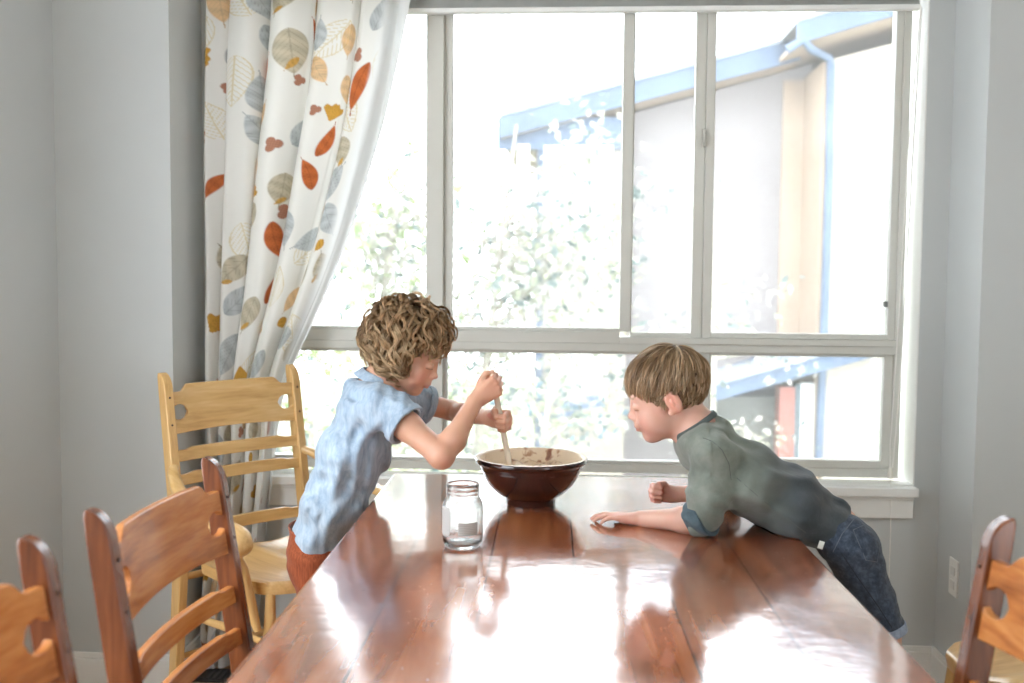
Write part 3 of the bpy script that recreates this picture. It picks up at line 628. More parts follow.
# pleat phase: tight pleats on the left, broad ones to the right; pleats stay with the cloth
ph = 2*PI*(5.4*U**.8 + .10*np.sin(5*U+1.3) + .05*np.sin(Vz*3.1+6*U))
amp = (.050-.026*U)*(1+.25*np.sin(Vz*2.2+9*U))*np.clip((ztop-Vz)*2.5+.55, .55, 1)
wv = np.sin(ph); wv = np.sign(wv)*np.abs(wv)**.8
Xc = eL[:, None]+wdt*U + .036*np.cos(ph+.5*np.sin(3*Vz))*np.clip(U*8, 0, 1)*np.clip((1-U)*5, 0, 1)*(1-.45*U)*np.clip(wdt/.6, .3, 1)
Yc = CY + .01 + amp*wv + .007*np.sin(2.3*ph+Vz*4+1) + .004*np.sin(23*U+Vz*9)
tight = np.clip((.8-Vz)/.5, 0, 1); Yc = Yc + .012*np.sin(ph*1.7+2)*tight
# flattening of the free right edge, hem roll
Yc = Yc - .02*np.clip(1-U, 0, 1)*0
verts = np.stack([Xc, Yc, Vz], -1).reshape(-1, 3)
ii = (np.arange(NV-1)[:, None]*NU+np.arange(NU-1)[None]).ravel()
faces = np.stack([ii, ii+1, ii+NU+1, ii+NU], -1)
me = bpy.data.meshes.new('curtain'); me.from_pydata(verts.tolist(), [], faces.tolist()); me.polygons.foreach_set('use_smooth', [True]*len(me.polygons))
# printed pattern in cloth coordinates (metres): s across, t down; cloth gathers towards the tie, pattern stays with the cloth
S_ = U*1.15; T_ = (ztop-Vz) + U*.10
img = np.ones((NV, NU, 3))*np.array(srgb(226, 224, 218)[:3])
def C3(r, g, b): return np.array(srgb(r, g, b)[:3])
rs = random.Random(21)
def stamp(fn, s0, t0, L, ang, col, al=1.0):
    R = L*.8; m_ = (np.abs(S_-s0) < R) & (np.abs(T_-t0) < R)
    if not m_.any(): return
    ds, dt = S_[m_]-s0, T_[m_]-t0; c, s = math.cos(ang), math.sin(ang)
    a = (ds*c+dt*s)/L; b = (-ds*s+dt*c)/L
    al_, tone = fn(a, b); al_ = (al_*al)[:, None]; v = img[m_]; img[m_] = v*(1-al_)+(col*tone[:, None])*al_
def soft(x, w=.03): return np.clip(x/w+.5, 0, 1)
def leaf(wd, veins=9, tw=0.0):
    def f(a, b):
        b = b+tw*(a*a-.1); t = np.clip(a+.5, 0, 1); w = wd*np.sin(PI*t**.8)**.8; ins = soft((w-np.abs(b)))*((a > -.5) & (a < .5))
        vein = (np.abs(b) < .014) | (np.abs(((a*veins - np.abs(b)*veins*.9) % 1)-.5) < .07)
        stem = ((np.abs(b) < .012) & (a >= .5) & (a < .62))
        return np.maximum(ins, stem*1.0), 1-.22*vein+.10*np.sin(20*a+9*b)
    return f
def outline(wd, veins=10):
    def f(a, b):
        t = np.clip(a+.5, 0, 1); w = wd*np.sin(PI*t**.8)**.8; inn = (np.abs(b) < w) & (a > -.5) & (a < .5)
        ln = inn & ((np.abs(np.abs(b)-w) < .025) | (np.abs(b) < .013) | (np.abs(((a*veins - np.abs(b)*veins) % 1)-.5) < .10))
        return ln*1.0, np.ones_like(a)
    return f
def ginkgo(a, b):
    r_ = np.hypot(a+.3, b); th_ = np.abs(np.arctan2(b, a+.3)); ins = soft(.68+.05*np.sin(th_*14)-r_)*soft(.75-th_)*(r_ > .05)
    return ins, 1-.18*(np.abs((np.arctan2(b, a+.3)*9 % 1)-.5) < .12)
def berry(a, b):
    o = np.zeros_like(a)
    for ca, cb in ((-.16, 0), (.12, .17), (.12, -.17)): o = np.maximum(o, soft(.22-np.hypot(a-ca, b-cb)))
    return o, 1+.25*np.sin(40*a)*np.sin(40*b)
rust, ochre, amber, taupe, greyb, maroon, line = C3(184, 98, 50), C3(196, 148, 62), C3(212, 168, 108), C3(186, 176, 154), C3(182, 186, 186), C3(166, 116, 94), C3(212, 198, 162)
placed = []
kinds = ['rust', 'gink', 'taupe', 'grey', 'amber', 'berry', 'line', 'line', 'taupe', 'grey', 'amber', 'small']
tries = 0
fixed = [('rust', .17, .16, .14, 1.9), ('amber', .09, .12, .15, 1.4), ('gink', .03, .30, .11, .3), ('berry', .045, .56, .08, 0), ('rust', .10, .72, .10, 2.1), ('line', .03, .78, .17, 1.4), ('amber', .04, 1.0, .12, 1.2), ('rust', .07, 1.46, .17, 1.75), ('grey', .30, 1.30, .16, 2.0),
         ('rust', .98, .47, .17, 1.75), ('taupe', .97, .68, .11, 1.2), ('grey', .82, .96, .13, 2.8), ('taupe', .90, 1.10, .15, 2.2), ('grey', .94, 1.30, .13, 2.9), ('taupe', .50, 1.18, .13, 1.9), ('berry', .62, 1.62, .10, .6), ('rust', .62, 1.76, .12, 2.6), ('taupe', .52, .32, .16, 1.4), ('berry', .50, .62, .07, 1), ('berry', .56, .84, .07, 1)]
for kd, s, t, L, an in fixed: placed.append((s, t, L, kd, an))
while len(placed) < 190 and tries < 15000:
    tries += 1; kd = kinds[len(placed) % len(kinds)]; L = {'rust': .13, 'gink': .09, 'taupe': .12, 'grey': .13, 'amber': .11, 'berry': .06, 'line': .17, 'small': .05}[kd]*rs.uniform(.85, 1.15)
    s, t = rs.uniform(0, 1.12), rs.uniform(0, 2.5)
    if kd == 'line' or all(math.hypot(s-p[0], t-p[1]) > (L+p[2])*.38 for p in placed): placed.append((s, t, L, kd, rs.uniform(.8, 2.4)+(PI if rs.random() < .4 else 0)))
for s, t, L, kd, an in sorted(placed, key=lambda p: p[3] != 'line'):
    L *= .92
    if kd == 'rust': stamp(leaf(.20, 11, .25), s, t, L, an, rust)
    elif kd == 'gink': stamp(ginkgo, s, t, L, an, ochre)
    elif kd == 'taupe': stamp(leaf(.36, 8), s, t, L, an, taupe); stamp(leaf(.2), s+.03*math.cos(an), t+.04, L*.35, an+.8, ochre, .9)
    elif kd == 'grey': stamp(leaf(.32, 9), s, t, L, an, greyb)
    elif kd == 'amber': stamp(leaf(.28, 9), s, t, L, an, amber, .8)
    elif kd == 'berry': stamp(berry, s, t, L, an, maroon)
    elif kd == 'small': stamp(leaf(.4), s, t, L, an, ochre)
    else: stamp(outline(.30), s, t, L, an, line, .9)
# plain sheer lining band at the free edge
ed = np.clip((U-.87)/.03, 0, 1)[..., None]; img = img*(1-ed)+np.array(srgb(228, 229, 228)[:3])*ed
ca = me.color_attributes.new('print', 'FLOAT_COLOR', 'POINT'); ca.data.foreach_set('color', np.concatenate([img, np.ones((NV, NU, 1))], -1).astype(np.float32).ravel())
ct = NT('curtain_cloth'); an_ = ct.n('ShaderNodeAttribute', _attribute_name='print'); ct.l(an_, 'Color', ct.b, 'Base Color'); ct.b.inputs['Roughness'].default_value = .85
tc = ct.n('ShaderNodeTexCoord'); mp = ct.n('ShaderNodeMapping'); mp.inputs['Scale'].default_value = (500, 500, 500); ct.l(tc, 'Object', mp, 0); wvn = ct.n('ShaderNodeTexNoise', Scale=1.0); ct.l(mp, 0, wvn, 0); ct.bump(wvn, 0, .1, .001)
tl = ct.n('ShaderNodeBsdfTranslucent'); ct.l(an_, 'Color', tl, 0); mx = ct.n('ShaderNodeMixShader'); mx.inputs[0].default_value = .24; ct.l(ct.b, 0, mx, 1); ct.l(tl, 0, mx, 2); ct.l(mx, 0, ct.out, 0)
me.materials.append(ct.m); cur = bpy.data.objects.new('curtain', me); COL.objects.link(cur)
tag(cur, 'cream curtain printed with autumn leaves drawn aside at the window', 'curtain')
rod = empty('curtain_rod', (-.9, CY, 2.375), label='white curtain rod carrying the leaf printed curtain above the window', cat='rod')
MB().tube([(-.34, 0, 0), (.6, 0, 0)], .011, 12).build('pole', trimm, rod, smooth=True)
MB().box(-.30, -.28, 0, .1, -.01, .01).build('bracket', trimm, rod)
# ------------------------------------------------------------------ organic surfaces: smooth unions sampled to one continuous mesh
V3 = lambda p: np.array(tuple(p), dtype=np.float64)
def nrm(v): v = V3(v); return v/np.linalg.norm(v)
class SDF:
    def __init__(s): s.p = []
    def cone(s, a, b, ra, rb, k=.01, op='add', sq=None):
        a, b = V3(a), V3(b); s.p.append(('c', a, b, ra, rb, k, op, sq, (a+b)/2, np.linalg.norm(a-b)/2+max(ra, rb)*(1 if sq is None else 1/sq[1]))); return s
    def ell(s, c, r, R=None, k=.01, op='add'):
        s.p.append(('e', V3(c), np.array(r, float), np.eye(3) if R is None else R, None, k, op, None, V3(c), max(r))); return s
    def __call__(s, P):
        lo, hi = P.min(0), P.max(0); c = (lo+hi)/2; rad = np.linalg.norm(hi-lo)/2
        d = np.full(len(P), .5)
        for t, a, b, ra, rb, k, op, sq, bc, br in s.p:
            if len(P) > 1 and rad < .2 and np.linalg.norm(bc-c) > br+rad+k*2+.02: continue
            if t == 'c':
                Q, A, B = P, a, b
                if sq is not None:
                    ax, f = sq; ax = V3(ax); Q = P - np.outer((P-a)@ax*(1-f), ax); B = b - (b-a)@ax*(1-f)*ax
                ba = B-A; h = np.clip((Q-A)@ba/max(ba@ba, 1e-12), 0, 1); e = np.linalg.norm(Q-A-h[:, None]*ba, axis=1)-(ra+(rb-ra)*h)
            else:
                q = (P-a)@rb_(ra) if False else (P-a)@ra; k0 = np.linalg.norm(q/b, axis=1)+1e-9; k1 = np.linalg.norm(q/b**2, axis=1)+1e-9; e = k0*(k0-1)/k1
            if op == 'add':
                h = np.maximum(k-np.abs(d-e), 0)/k; d = np.minimum(d, e)-h*h*k*.25
            else:
                h = np.maximum(k-np.abs(-d-e), 0)/k; d = np.maximum(d, -e)+h*h*k*.25
        return d
def nets(fn, lo, hi, h):
    """surface nets over the active blocks only"""
    lo = V3(lo); hi = V3(hi); B = 16; n = np.ceil((hi-lo)/h/B).astype(int); bh = B*h
    g = np.stack(np.meshgrid(*[np.arange(m) for m in n], indexing='ij'), -1).reshape(-1, 3)
    cen = lo+(g+.5)*bh
    act = g[np.abs(fn(cen)) < bh*.95+.012]
    D = n*B+4; ids = []; pos = []; quads = []
    ar = np.arange(-1, B+1+1); gx = np.stack(np.meshgrid(ar, ar, ar, indexing='ij'), -1)
    for b in act:
        base = b*B; I = gx+base; F = fn((lo+I.reshape(-1, 3)*h)).reshape(B+3, B+3, B+3)
        S = F < 0
        if S.all() or not S.any(): continue
        # cells indexed -1..B ; corners from ar index 0..B+2
        nb = B+2; acc = np.zeros((nb, nb, nb, 3)); cnt = np.zeros((nb, nb, nb))
        for ax in range(3):
            for o1 in (0, 1):
                for o2 in (0, 1):
                    o = [0, 0, 0]; a1, a2 = [a for a in range(3) if a != ax]; o[a1] = o1; o[a2] = o2
                    sl0 = tuple(slice(o[a], o[a]+nb) for a in range(3)); o_ = list(o); o_[ax] = 1
                    sl1 = tuple(slice(o_[a], o_[a]+nb) for a in range(3))
                    f0, f1 = F[sl0], F[sl1]; cr = (S[sl0] != S[sl1]); t = np.where(cr, f0/(f0-f1+1e-12*(f0 == f1)), 0)
                    cnt += cr
                    acc[..., ax] += t*cr; acc[..., a1] += o1*cr; acc[..., a2] += o2*cr
        own = (cnt > 0); own[0] = own[-1] = False; own[:, 0] = own[:, -1] = False; own[:, :, 0] = own[:, :, -1] = False
        w = np.argwhere(own)
        if len(w):
            c = acc[own]/cnt[own][:, None]; pos.append(lo+(w-1+base+c)*h); ww = w-1+base+1; ids.append((ww[:, 0]*D[1]+ww[:, 1])*D[2]+ww[:, 2])
        for ax in range(3):
            a1, a2 = (ax+1) % 3, (ax+2) % 3
            c0 = S[1:B+1, 1:B+1, 1:B+1]; sl = [slice(1, B+1)]*3; sl[ax] = slice(2, B+2); c1 = S[tuple(sl)]
            for sgn in (0, 1):
                m = (c0 & ~c1) if sgn == 0 else (~c0 & c1); e = np.argwhere(m)
                if not len(e): continue
                e = e+base+1; q = []
                for d1, d2 in ((0, 0), (-1, 0), (-1, -1), (0, -1)):
                    x = e.copy(); x[:, a1] += d1; x[:, a2] += d2; q.append((x[:, 0]*D[1]+x[:, 1])*D[2]+x[:, 2])
                q = np.stack(q, -1); quads.append(q if sgn == 0 else q[:, ::-1])
    ids = np.concatenate(ids); pos = np.concatenate(pos); quads = np.concatenate(quads)
    o = np.argsort(ids); ids = ids[o]; pos = pos[o]; qi = np.searchsorted(ids, quads); qi = np.clip(qi, 0, len(ids)-1)
    ok = (ids[qi] == quads).all(1); return pos, qi[ok]
def keep_largest(pos, q, n_keep=1):
    lab = np.arange(len(pos))
    for _ in range(400):
        m = lab[q].min(1); new = lab.copy()
        for c in range(4): np.minimum.at(new, q[:, c], m)
        new = new[new]
        if (new == lab).all(): break
        lab = new
    u, cts = np.unique(lab, return_counts=True); good = u[np.argsort(-cts)[:n_keep]]; kp = np.isin(lab, good)
    mp = np.cumsum(kp)-1; return pos[kp], mp[q[kp[q].all(1)]]
def organic(name, fn, lo, hi, h, mat, parent=None, color=None, relax=1, keep=1):
    pos, q = nets(fn, lo, hi, h)
    if keep: pos, q = keep_largest(pos, q, keep)
    for _ in range(relax):
        acc = np.zeros_like(pos); cnt = np.zeros(len(pos))
        for c in range(4):
            np.add.at(acc, q[:, c], pos[q[:, (c+1) % 4]]+pos[q[:, (c+3) % 4]]); np.add.at(cnt, q[:, c], 2)
        pos = pos*.5+acc/np.maximum(cnt, 1)[:, None]*.5
    if parent is not None: pos = pos-V3(parent.matrix_world.translation if parent.parent is None and parent.location.length == 0 else parent.location)
    me = bpy.data.meshes.new(name); me.vertices.add(len(pos)); me.vertices.foreach_set('co', pos.astype(np.float32).ravel())
    me.loops.add(len(q)*4); me.loops.foreach_set('vertex_index', q.astype(np.int32).ravel()); me.polygons.add(len(q)); me.polygons.foreach_set('loop_start', np.arange(0, len(q)*4, 4, dtype=np.int32))
    me.polygons.foreach_set('loop_total', np.full(len(q), 4, dtype=np.int32)); me.update(calc_edges=True); me.validate(); me.polygons.foreach_set('use_smooth', [True]*len(me.polygons))
    if color is not None:
        wp = pos if parent is None else pos+V3(parent.location)
        c = color(wp); ca = me.color_attributes.new('tint', 'FLOAT_COLOR', 'POINT'); ca.data.foreach_set('color', np.concatenate([c, np.ones((len(c), 1))], -1).astype(np.float32).ravel())
    me.materials.append(mat); o = bpy.data.objects.new(name, me); COL.objects.link(o)
    if parent is not None: o.parent = parent
    return o
def basis(fwd, up):
    f = nrm(fwd); l = nrm(np.cross(V3(up), f)); u = np.cross(f, l); return np.stack([f, l, u], 1)   # columns forward, left, up

def skin_material(name, base):
    t = NT(name); a = t.n('ShaderNodeAttribute', _attribute_name='tint'); tc = t.n('ShaderNodeTexCoord')
    nz = t.n('ShaderNodeTexNoise', Scale=25.0, Detail=3.0); t.l(tc, 'Object', nz, 0); r = t.ramp([(.3, (.94, .90, .90)), (.7, (1, 1, 1))]); t.l(nz, 'Fac', r, 0)
    mx = t.n('ShaderNodeMixRGB', _blend_type='MULTIPLY', Fac=1.0); t.l(a, 'Color', mx, 1); t.l(r, 0, mx, 2); t.l(mx, 0, t.b, 'Base Color')
    t.b.inputs['Subsurface Weight'].default_value = .25; t.b.inputs['Subsurface Radius'].default_value = (1, .35, .2); t.b.inputs['Subsurface Scale'].default_value = .012
    t.b.inputs['Roughness'].default_value = .48; nb = t.n('ShaderNodeTexNoise', Scale=350.0); t.l(tc, 'Object', nb, 0); t.bump(nb, 0, .06, .001); return t.m

def head_prims(S, C, R, s=1.0, ear=True):
    g = lambda x, y, z: C+R@np.array([x, y, z])*s
    E = lambda c, r, k=.01, op='add', RR=None: S.ell(g(*c), [v*s for v in r], R if RR is None else R@RR, k*s, op)
    E((-.012, 0, .018), (.090, .073, .079), .02)
    E((.026, 0, -.028), (.055, .058, .072), .03)
    E((.030, 0, -.074), (.040, .043, .032), .03)
    E((.058, 0, -.099), (.016, .017, .013), .026)
    for y in (-1, 1):
        E((.046, y*.031, -.056), (.027, .024, .026), .02)
        E((.066, y*.025, .004), (.012, .020, .008), .014)          # brow
        E((.092, y*.027, -.019), (.014, .015, .009), .014, 'sub')  # socket
    S.cone(g(.078, 0, -.012), g(.088, 0, -.037), .0055*s, .0072*s, .012*s)
    E((.0915, 0, -.0415), (.0090, .0080, .0072), .007)
    for y in (-1, 1):
        E((.086, y*.0085, -.0465), (.0075, .0058, .0055), .005)
        E((.069, y*.027, -.0195), (.0140, .0165, .0105), .004)      # lids
    E((.080, 0, -.064), (.010, .020, .010), .014)
    E((.0845, 0, -.0675), (.0072, .0160, .0040), .005)
    E((.0825, 0, -.0765), (.0075, .0135, .0048), .005)
    S.cone(g(.0915, -.015, -.0722), g(.0915, .015, -.0722), .0016*s, .0016*s, .003*s, 'sub')
    if ear:
        a = math.radians(18); RR = np.array([[math.cos(a), 0, math.sin(a)], [0, 1, 0], [-math.sin(a), 0, math.cos(a)]])
        for y in (-1, 1):
            E((-.014, y*.073, -.022), (.0175, .0085, .0285), .006, 'add', RR)
            E((-.009, y*.0825, -.022), (.0105, .0065, .0170), .004, 'sub', RR)
            E((-.012, y*.078, -.024), (.0045, .0040, .0100), .003, 'add', RR)
            E((-.004, y*.071, -.046), (.0085, .0055, .0080), .006)
def head_tint(P, C, R, base, s, brow, lid=(.30, .16, .11)):
    q = (P-C)@R/s; x, y, z = q.T; c = np.tile(np.array(base), (len(P), 1))
    def mixin(m, col): c[:] = c*(1-m[:, None])+np.array(col)*m[:, None]
    inhead = (np.linalg.norm(q, axis=1) < .16)
    bl = np.exp(-((x-.066)**2+(np.abs(y)-.034)**2+(z+.056)**2)/.020**2)*.55*inhead; mixin(bl, (.72, .26, .20))
    er = np.exp(-((x+.012)**2/.02**2+(np.abs(y)-.078)**2/.012**2+(z+.022)**2/.03**2))*.6*inhead; mixin(er, (.74, .28, .20))
    ns = np.exp(-((x-.097)**2+y**2+(z+.045)**2)/.012**2)*.4; mixin(ns, (.74, .30, .22))
    lp = ((np.abs(y)/.0175)**2+((z+.072)/.0082)**2 < 1) & (x > .076); mixin(lp*.6, (.62, .22, .18))
    br = (np.abs(z-(.004-.10*np.maximum(0, np.abs(y)-.028))) < .0032) & (np.abs(np.abs(y)-.027) < .017) & (x > .05); mixin(br*.55, brow)
    ly = (np.abs(z+.0262+.0*x) < .0016) & (np.abs(np.abs(y)-.027) < .0150) & (x > .06); mixin(ly*.8, lid)
    return c

def hand(S, W, d, n, s_, sc, curls, thumb, right_spread=0.0, tips=None):
    """W wrist; d along the hand, n palm normal, s_ thumb side. curls: 4x3 cumulative angles in degrees"""
    d, n, s_ = nrm(d), nrm(n), nrm(s_); g = lambda a, b, c: W+(d*a+s_*b+n*c)*sc
    kn = [(.066, .0235), (.069, .0080), (.066, -.0075), (.060, -.0215)]; L = [(.034, .021, .017), (.038, .024, .018), (.035, .022, .018), (.027, .017, .015)]; rd = [.0083, .0086, .0082, .0074]
    S.cone(g(-.012, 0, 0), g(.012, 0, .001), .0185*sc, .0185*sc, .012, sq=(n, 1.25))
    for (a, b), r in zip(kn, rd): S.cone(g(.006, b*.55, 0), g(a, b, 0), .0125*sc, (r+.0012)*sc, .007)
    S.cone(g(.010, .010, .007), g(.045, .024, .010), .0130*sc, .0110*sc, .008)
    S.cone(g(.010, -.012, .006), g(.045, -.016, .007), .0115*sc, .0100*sc, .008)
    out = []
    for i in range(4):
        a, b = kn[i]; p = np.array([a, b, 0.]); fan = (1.5-i)*right_spread
        for j in range(3):
            th = math.radians(curls[i][j]); v = np.array([math.cos(th), fan*math.cos(th), math.sin(th)])*L[i][j]; q = p+v
            r0 = rd[i]*(1, .94, .86)[j]; r1 = rd[i]*(.94, .86, .74)[j]
            S.cone(g(*p), g(*q), r0*sc, r1*sc, .0022 if j else .0045); p = q
        out.append(g(*p))
    t = [np.array(v) for v in thumb]; rr = (.0125, .0100, .0092, .0076)
    for j in range(len(t)-1): S.cone(g(*t[j]), g(*t[j+1]), rr[j]*sc, rr[j+1]*sc, .006 if j == 0 else .003)
    out.append(g(*t[-1])); return out
def hair_strands(name, C, R, s, roots, crown, length, lift, curl, sub, rad, spread, cols, mat, parent, seed, grav=.25, steps=16, cap=(.090, .073, .079), cc=(-.012, 0, .018), part=None, jitter=.3, stop=None, tip_in=0, sides=3, rootlift=0.0, crown_lift=0.0):
    rs = np.random.RandomState(seed); crown = nrm(crown); cr = np.array(cap); cc = np.array(cc); V = []; F = []; T = []
    down = R.T@np.array([0, 0, -1.])
    for rt in roots:
        L = length(rt)*rs.uniform(.8, 1.15); dirn = rt/np.linalg.norm(rt); p = dirn*1.0; ph = rs.uniform(0, 6.28); hs = rs.choice([-1, 1]); lf = lift(rt)*rs.uniform(.7, 1.25)+crown_lift*math.exp(-np.sum((dirn-crown)**2)/.5)
        jv = rs.normal(0, jitter, 3); pts = []; nn = []; ds = L/steps
        for i in range(steps+1):
            t = i/steps; e = (lf*(rootlift+(1-rootlift)*math.sin(min(1, t*1.3)*PI/2)) - tip_in*t*t)
            surf = p*cr; nm = surf/cr**2; nm = nm/np.linalg.norm(nm); pos = cc+surf+nm*(.002+e); pts.append(pos); nn.append(nm)
            away = p-crown; away = away-p*away.dot(p); away = away/(np.linalg.norm(away)+1e-6); gd = down-p*down.dot(p); v = away*(1-grav*(.4+t))+gd*grav*(.6+t*1.6)+jv*.35; v = v-p*v.dot(p); v /= np.linalg.norm(v)+1e-9
            q = p+v*ds/np.linalg.norm(v*cr)*1.0; p = q/np.linalg.norm(q)
        pts = np.array(pts); nn = np.array(nn); tg = np.gradient(pts, axis=0); tg /= np.linalg.norm(tg, axis=1)[:, None]+1e-9; bn = np.cross(tg, nn)
        base = cols[rs.randint(len(cols))]; cj = rs.uniform(.85, 1.15)
        for k in range(sub):
            o = rs.normal(0, spread, 2); fr = rs.uniform(.96, 1.0); kk = rs.uniform(.82, 1.18)*cj
            tt = np.linspace(0, 1, steps+1); cu = curl[0]*np.minimum(1, tt*2.2)*(1-.25*tt)
            an = ph+hs*tt*L/curl[1]*2*PI*fr + k*.06
            w = (1-.55*tt)
            P = pts + bn*(np.cos(an)*cu+o[0]*w)[:, None] + nn*(np.sin(an)*cu*.8+cu*.5+abs(o[1])*w)[:, None]
            P = (C+(P@R.T)*s)
            tgw = np.gradient(P, axis=0); tgw /= np.linalg.norm(tgw, axis=1)[:, None]+1e-9; a = np.cross(tgw, np.array([.31, .77, .55])); a /= np.linalg.norm(a, axis=1)[:, None]+1e-9; b = np.cross(tgw, a)
            r_ = rad*s*(1-.75*tt**2.5); b0 = len(V)*0+sum(len(x) for x in V) if False else None
            ring = np.stack([P+(a*math.cos(2*PI*m/sides)+b*math.sin(2*PI*m/sides))*r_[:, None] for m in range(sides)], 1)
            V.append(ring.reshape(-1, 3)); c = np.array(base)*kk*(1+.35*tt[:, None]**1.5*np.array([1, .95, .8])); T.append(np.repeat(c, sides, 0))
    n = len(V); st = (steps+1)*sides; V = np.concatenate(V); T = np.concatenate(T)
    i, m = np.meshgrid(np.arange(steps), np.arange(sides), indexing='ij'); a = i*sides+m; b = i*sides+(m+1) % sides
    q = np.stack([a, b, b+sides, a+sides], -1).reshape(-1, 4); q = (q[None]+(np.arange(n)*st)[:, None, None]).reshape(-1, 4)
    V = V-V3(parent.location); me = bpy.data.meshes.new(name); me.vertices.add(len(V)); me.vertices.foreach_set('co', V.astype(np.float32).ravel()); me.loops.add(len(q)*4); me.loops.foreach_set('vertex_index', q.astype(np.int32).ravel())
    me.polygons.add(len(q)); me.polygons.foreach_set('loop_start', np.arange(0, len(q)*4, 4, dtype=np.int32)); me.polygons.foreach_set('loop_total', np.full(len(q), 4, dtype=np.int32)); me.update(calc_edges=True); me.polygons.foreach_set('use_smooth', [True]*len(q))
    ca = me.color_attributes.new('tint', 'FLOAT_COLOR', 'POINT'); ca.data.foreach_set('color', np.concatenate([np.clip(T, 0, 1), np.ones((len(T), 1))], -1).astype(np.float32).ravel())
    me.materials.append(mat); o = bpy.data.objects.new(name, me); COL.objects.link(o); o.parent = parent; return o
def hair_material(name):
    t = NT(name); a = t.n('ShaderNodeAttribute', _attribute_name='tint'); t.l(a, 'Color', t.b, 'Base Color'); t.b.inputs['Roughness'].default_value = .38; t.b.inputs['Specular IOR Level'].default_value = .6
    tl = t.n('ShaderNodeBsdfTranslucent'); t.l(a, 'Color', tl, 0); mx = t.n('ShaderNodeMixShader'); mx.inputs[0].default_value = .35; t.l(t.b, 0, mx, 1); t.l(tl, 0, mx, 2); t.l(mx, 0, t.out, 0); return t.m
def cloth_material(name, cols, rough=.85, weave=700, nscale=30, streak=None, wr=.35):
    t = NT(name); tc = t.n('ShaderNodeTexCoord'); nz = t.n('ShaderNodeTexNoise', Scale=float(nscale), Detail=6.0, Roughness=.65)
    mp = t.n('ShaderNodeMapping'); mp.inputs['Scale'].default_value = streak or (1, 1, 1); t.l(tc, 'Object', mp, 0); t.l(mp, 0, nz, 0)
    r = t.ramp([(.30, cols[0]), (.5, cols[1]), (.7, cols[2])]); t.l(nz, 'Fac', r, 0); t.l(r, 0, t.b, 'Base Color'); t.b.inputs['Roughness'].default_value = rough; t.b.inputs['Specular IOR Level'].default_value = .25
    t.b.inputs['Sheen Weight'].default_value = .15
    w = t.n('ShaderNodeTexNoise', Scale=float(weave), Detail=2.0); t.l(tc, 'Object', w, 0); n2 = t.n('ShaderNodeTexNoise', Scale=38.0, Detail=4.0, Distortion=1.5); t.l(tc, 'Object', n2, 0)
    ad = t.n('ShaderNodeMath', _operation='MULTIPLY_ADD', i1=.12); t.l(w, 0, ad, 0); t.l(n2, 0, ad, 2); t.bump(ad, 0, wr, .004); return t.m
def folds(P, f, w, amp, seed=0):
    """cloth folds running along one direction: f = matrix rows of wave vectors"""
    q = P@np.array(f).T; a = np.sin(q[:, 0]+w*np.sin(q[:, 1]+seed))+.5*np.sin(1.9*q[:, 0]+w*1.3*np.sin(q[:, 2]+2+seed)); return amp*a
def tube_strip(name, pts, r, mat, parent, n=6):
    m = MB(); o = Vector(parent.location) if parent.parent is None else Vector((0, 0, 0)); m.tube([tuple(Vector(tuple(p))-o) for p in pts], r, n); return m.build(name, mat, parent, smooth=True)
# ------------------------------------------------------------------ first child: curly hair, blue shirt, stirring
SK1 = (.66, .37, .25)
n_at = lambda x, y, Y: V3(at(x, y, Y))
boy1 = empty('person', (-.60, 2.64, 0), label='child with curly blond hair in light blue shirt stirring the bowl with both hands', cat='person')
skin1 = skin_material('skin_warm', SK1)
S = SDF(); YM = 2.645
hC = n_at(411, 347, 2.63); hR = basis((math.cos(.44), -.10, -math.sin(.44)), (math.sin(.44), 0, math.cos(.44))); hs = 1.0
head_prims(S, hC, hR, hs)
nk = n_at(372, 394, YM)
S.cone(hC+hR@np.array([-.030, 0, -.045]), nk, .044, .048, .02)
S.cone(hC+hR@np.array([-.005, 0, -.070]), nk+np.array([.03, 0, 0]), .034, .040, .02)
A = [n_at(366, 412, YM), n_at(354, 450, YM), n_at(337, 498, YM), n_at(311, 545, YM)]; LY = (0, 1, 0)
for a, b, ra, rb in ((A[0], A[1], .060, .064), (A[1], A[2], .064, .060), (A[2], A[3], .060, .050)): S.cone(a, b, ra, rb, .02, sq=(LY, .65))
shR = n_at(381, 404, 2.525); shL = V3((-.485, 2.765, 1.015)); elR = n_at(441, 455, 2.45); wrR = n_at(481, 402, 2.53)
S.cone(nk, shR, .036, .036, .03); S.cone(nk, shL, .036, .036, .03)
def arm_(S, sh, el, wr, bend, r=(.040, .034, .031, .030, .021)):
    m = sh+(el-sh)*.45; S.cone(sh, m, r[0], r[1]+.001, .02); S.cone(m, el, r[1], r[2], .02)
    f = el+(wr-el)*.30+V3(bend); S.cone(el, f, r[2]-.002, r[3], .014); S.cone(f, wr, r[3], r[4], .02, )
S.ell(elR+np.array([.002, 0, -.006]), (.026, .026, .026), None, .012)
# spoon axis
spT = n_at(491, 369, 2.575); spB = V3((-.150, 2.605, .815)); sa = nrm(spT-spB)
def onspoon(y): t = (y-spB[2])/(spT-spB)[2]; return spB+(spT-spB)*t
# right (near) hand: back of the hand to the room, thumb on top of the handle
dR = nrm(V3((.70, .12, .48))); nR = nrm(np.cross(sa, dR)); 
if nR[1] < 0: nR = -nR
grip = onspoon(1.068); SCR = .90
sR = nrm(np.cross(nR, dR)); sR = sR if sR[2] > 0 else -sR
W1 = grip-(dR*.060+nR*.020)*SCR; wrR = W1-dR*.006
curl_f = [(62, 160, 222), (66, 164, 228), (68, 166, 230), (70, 168, 232)]
arm_(S, shR, elR, wrR, (.004, 0, -.004), r=(.040, .034, .031, .030, .0200)); hand(S, W1, dR, nR, sR, SCR, curl_f, [(.012, .016, .008), (.036, .036, .014), (.058, .043, .020), (.078, .037, .020)])

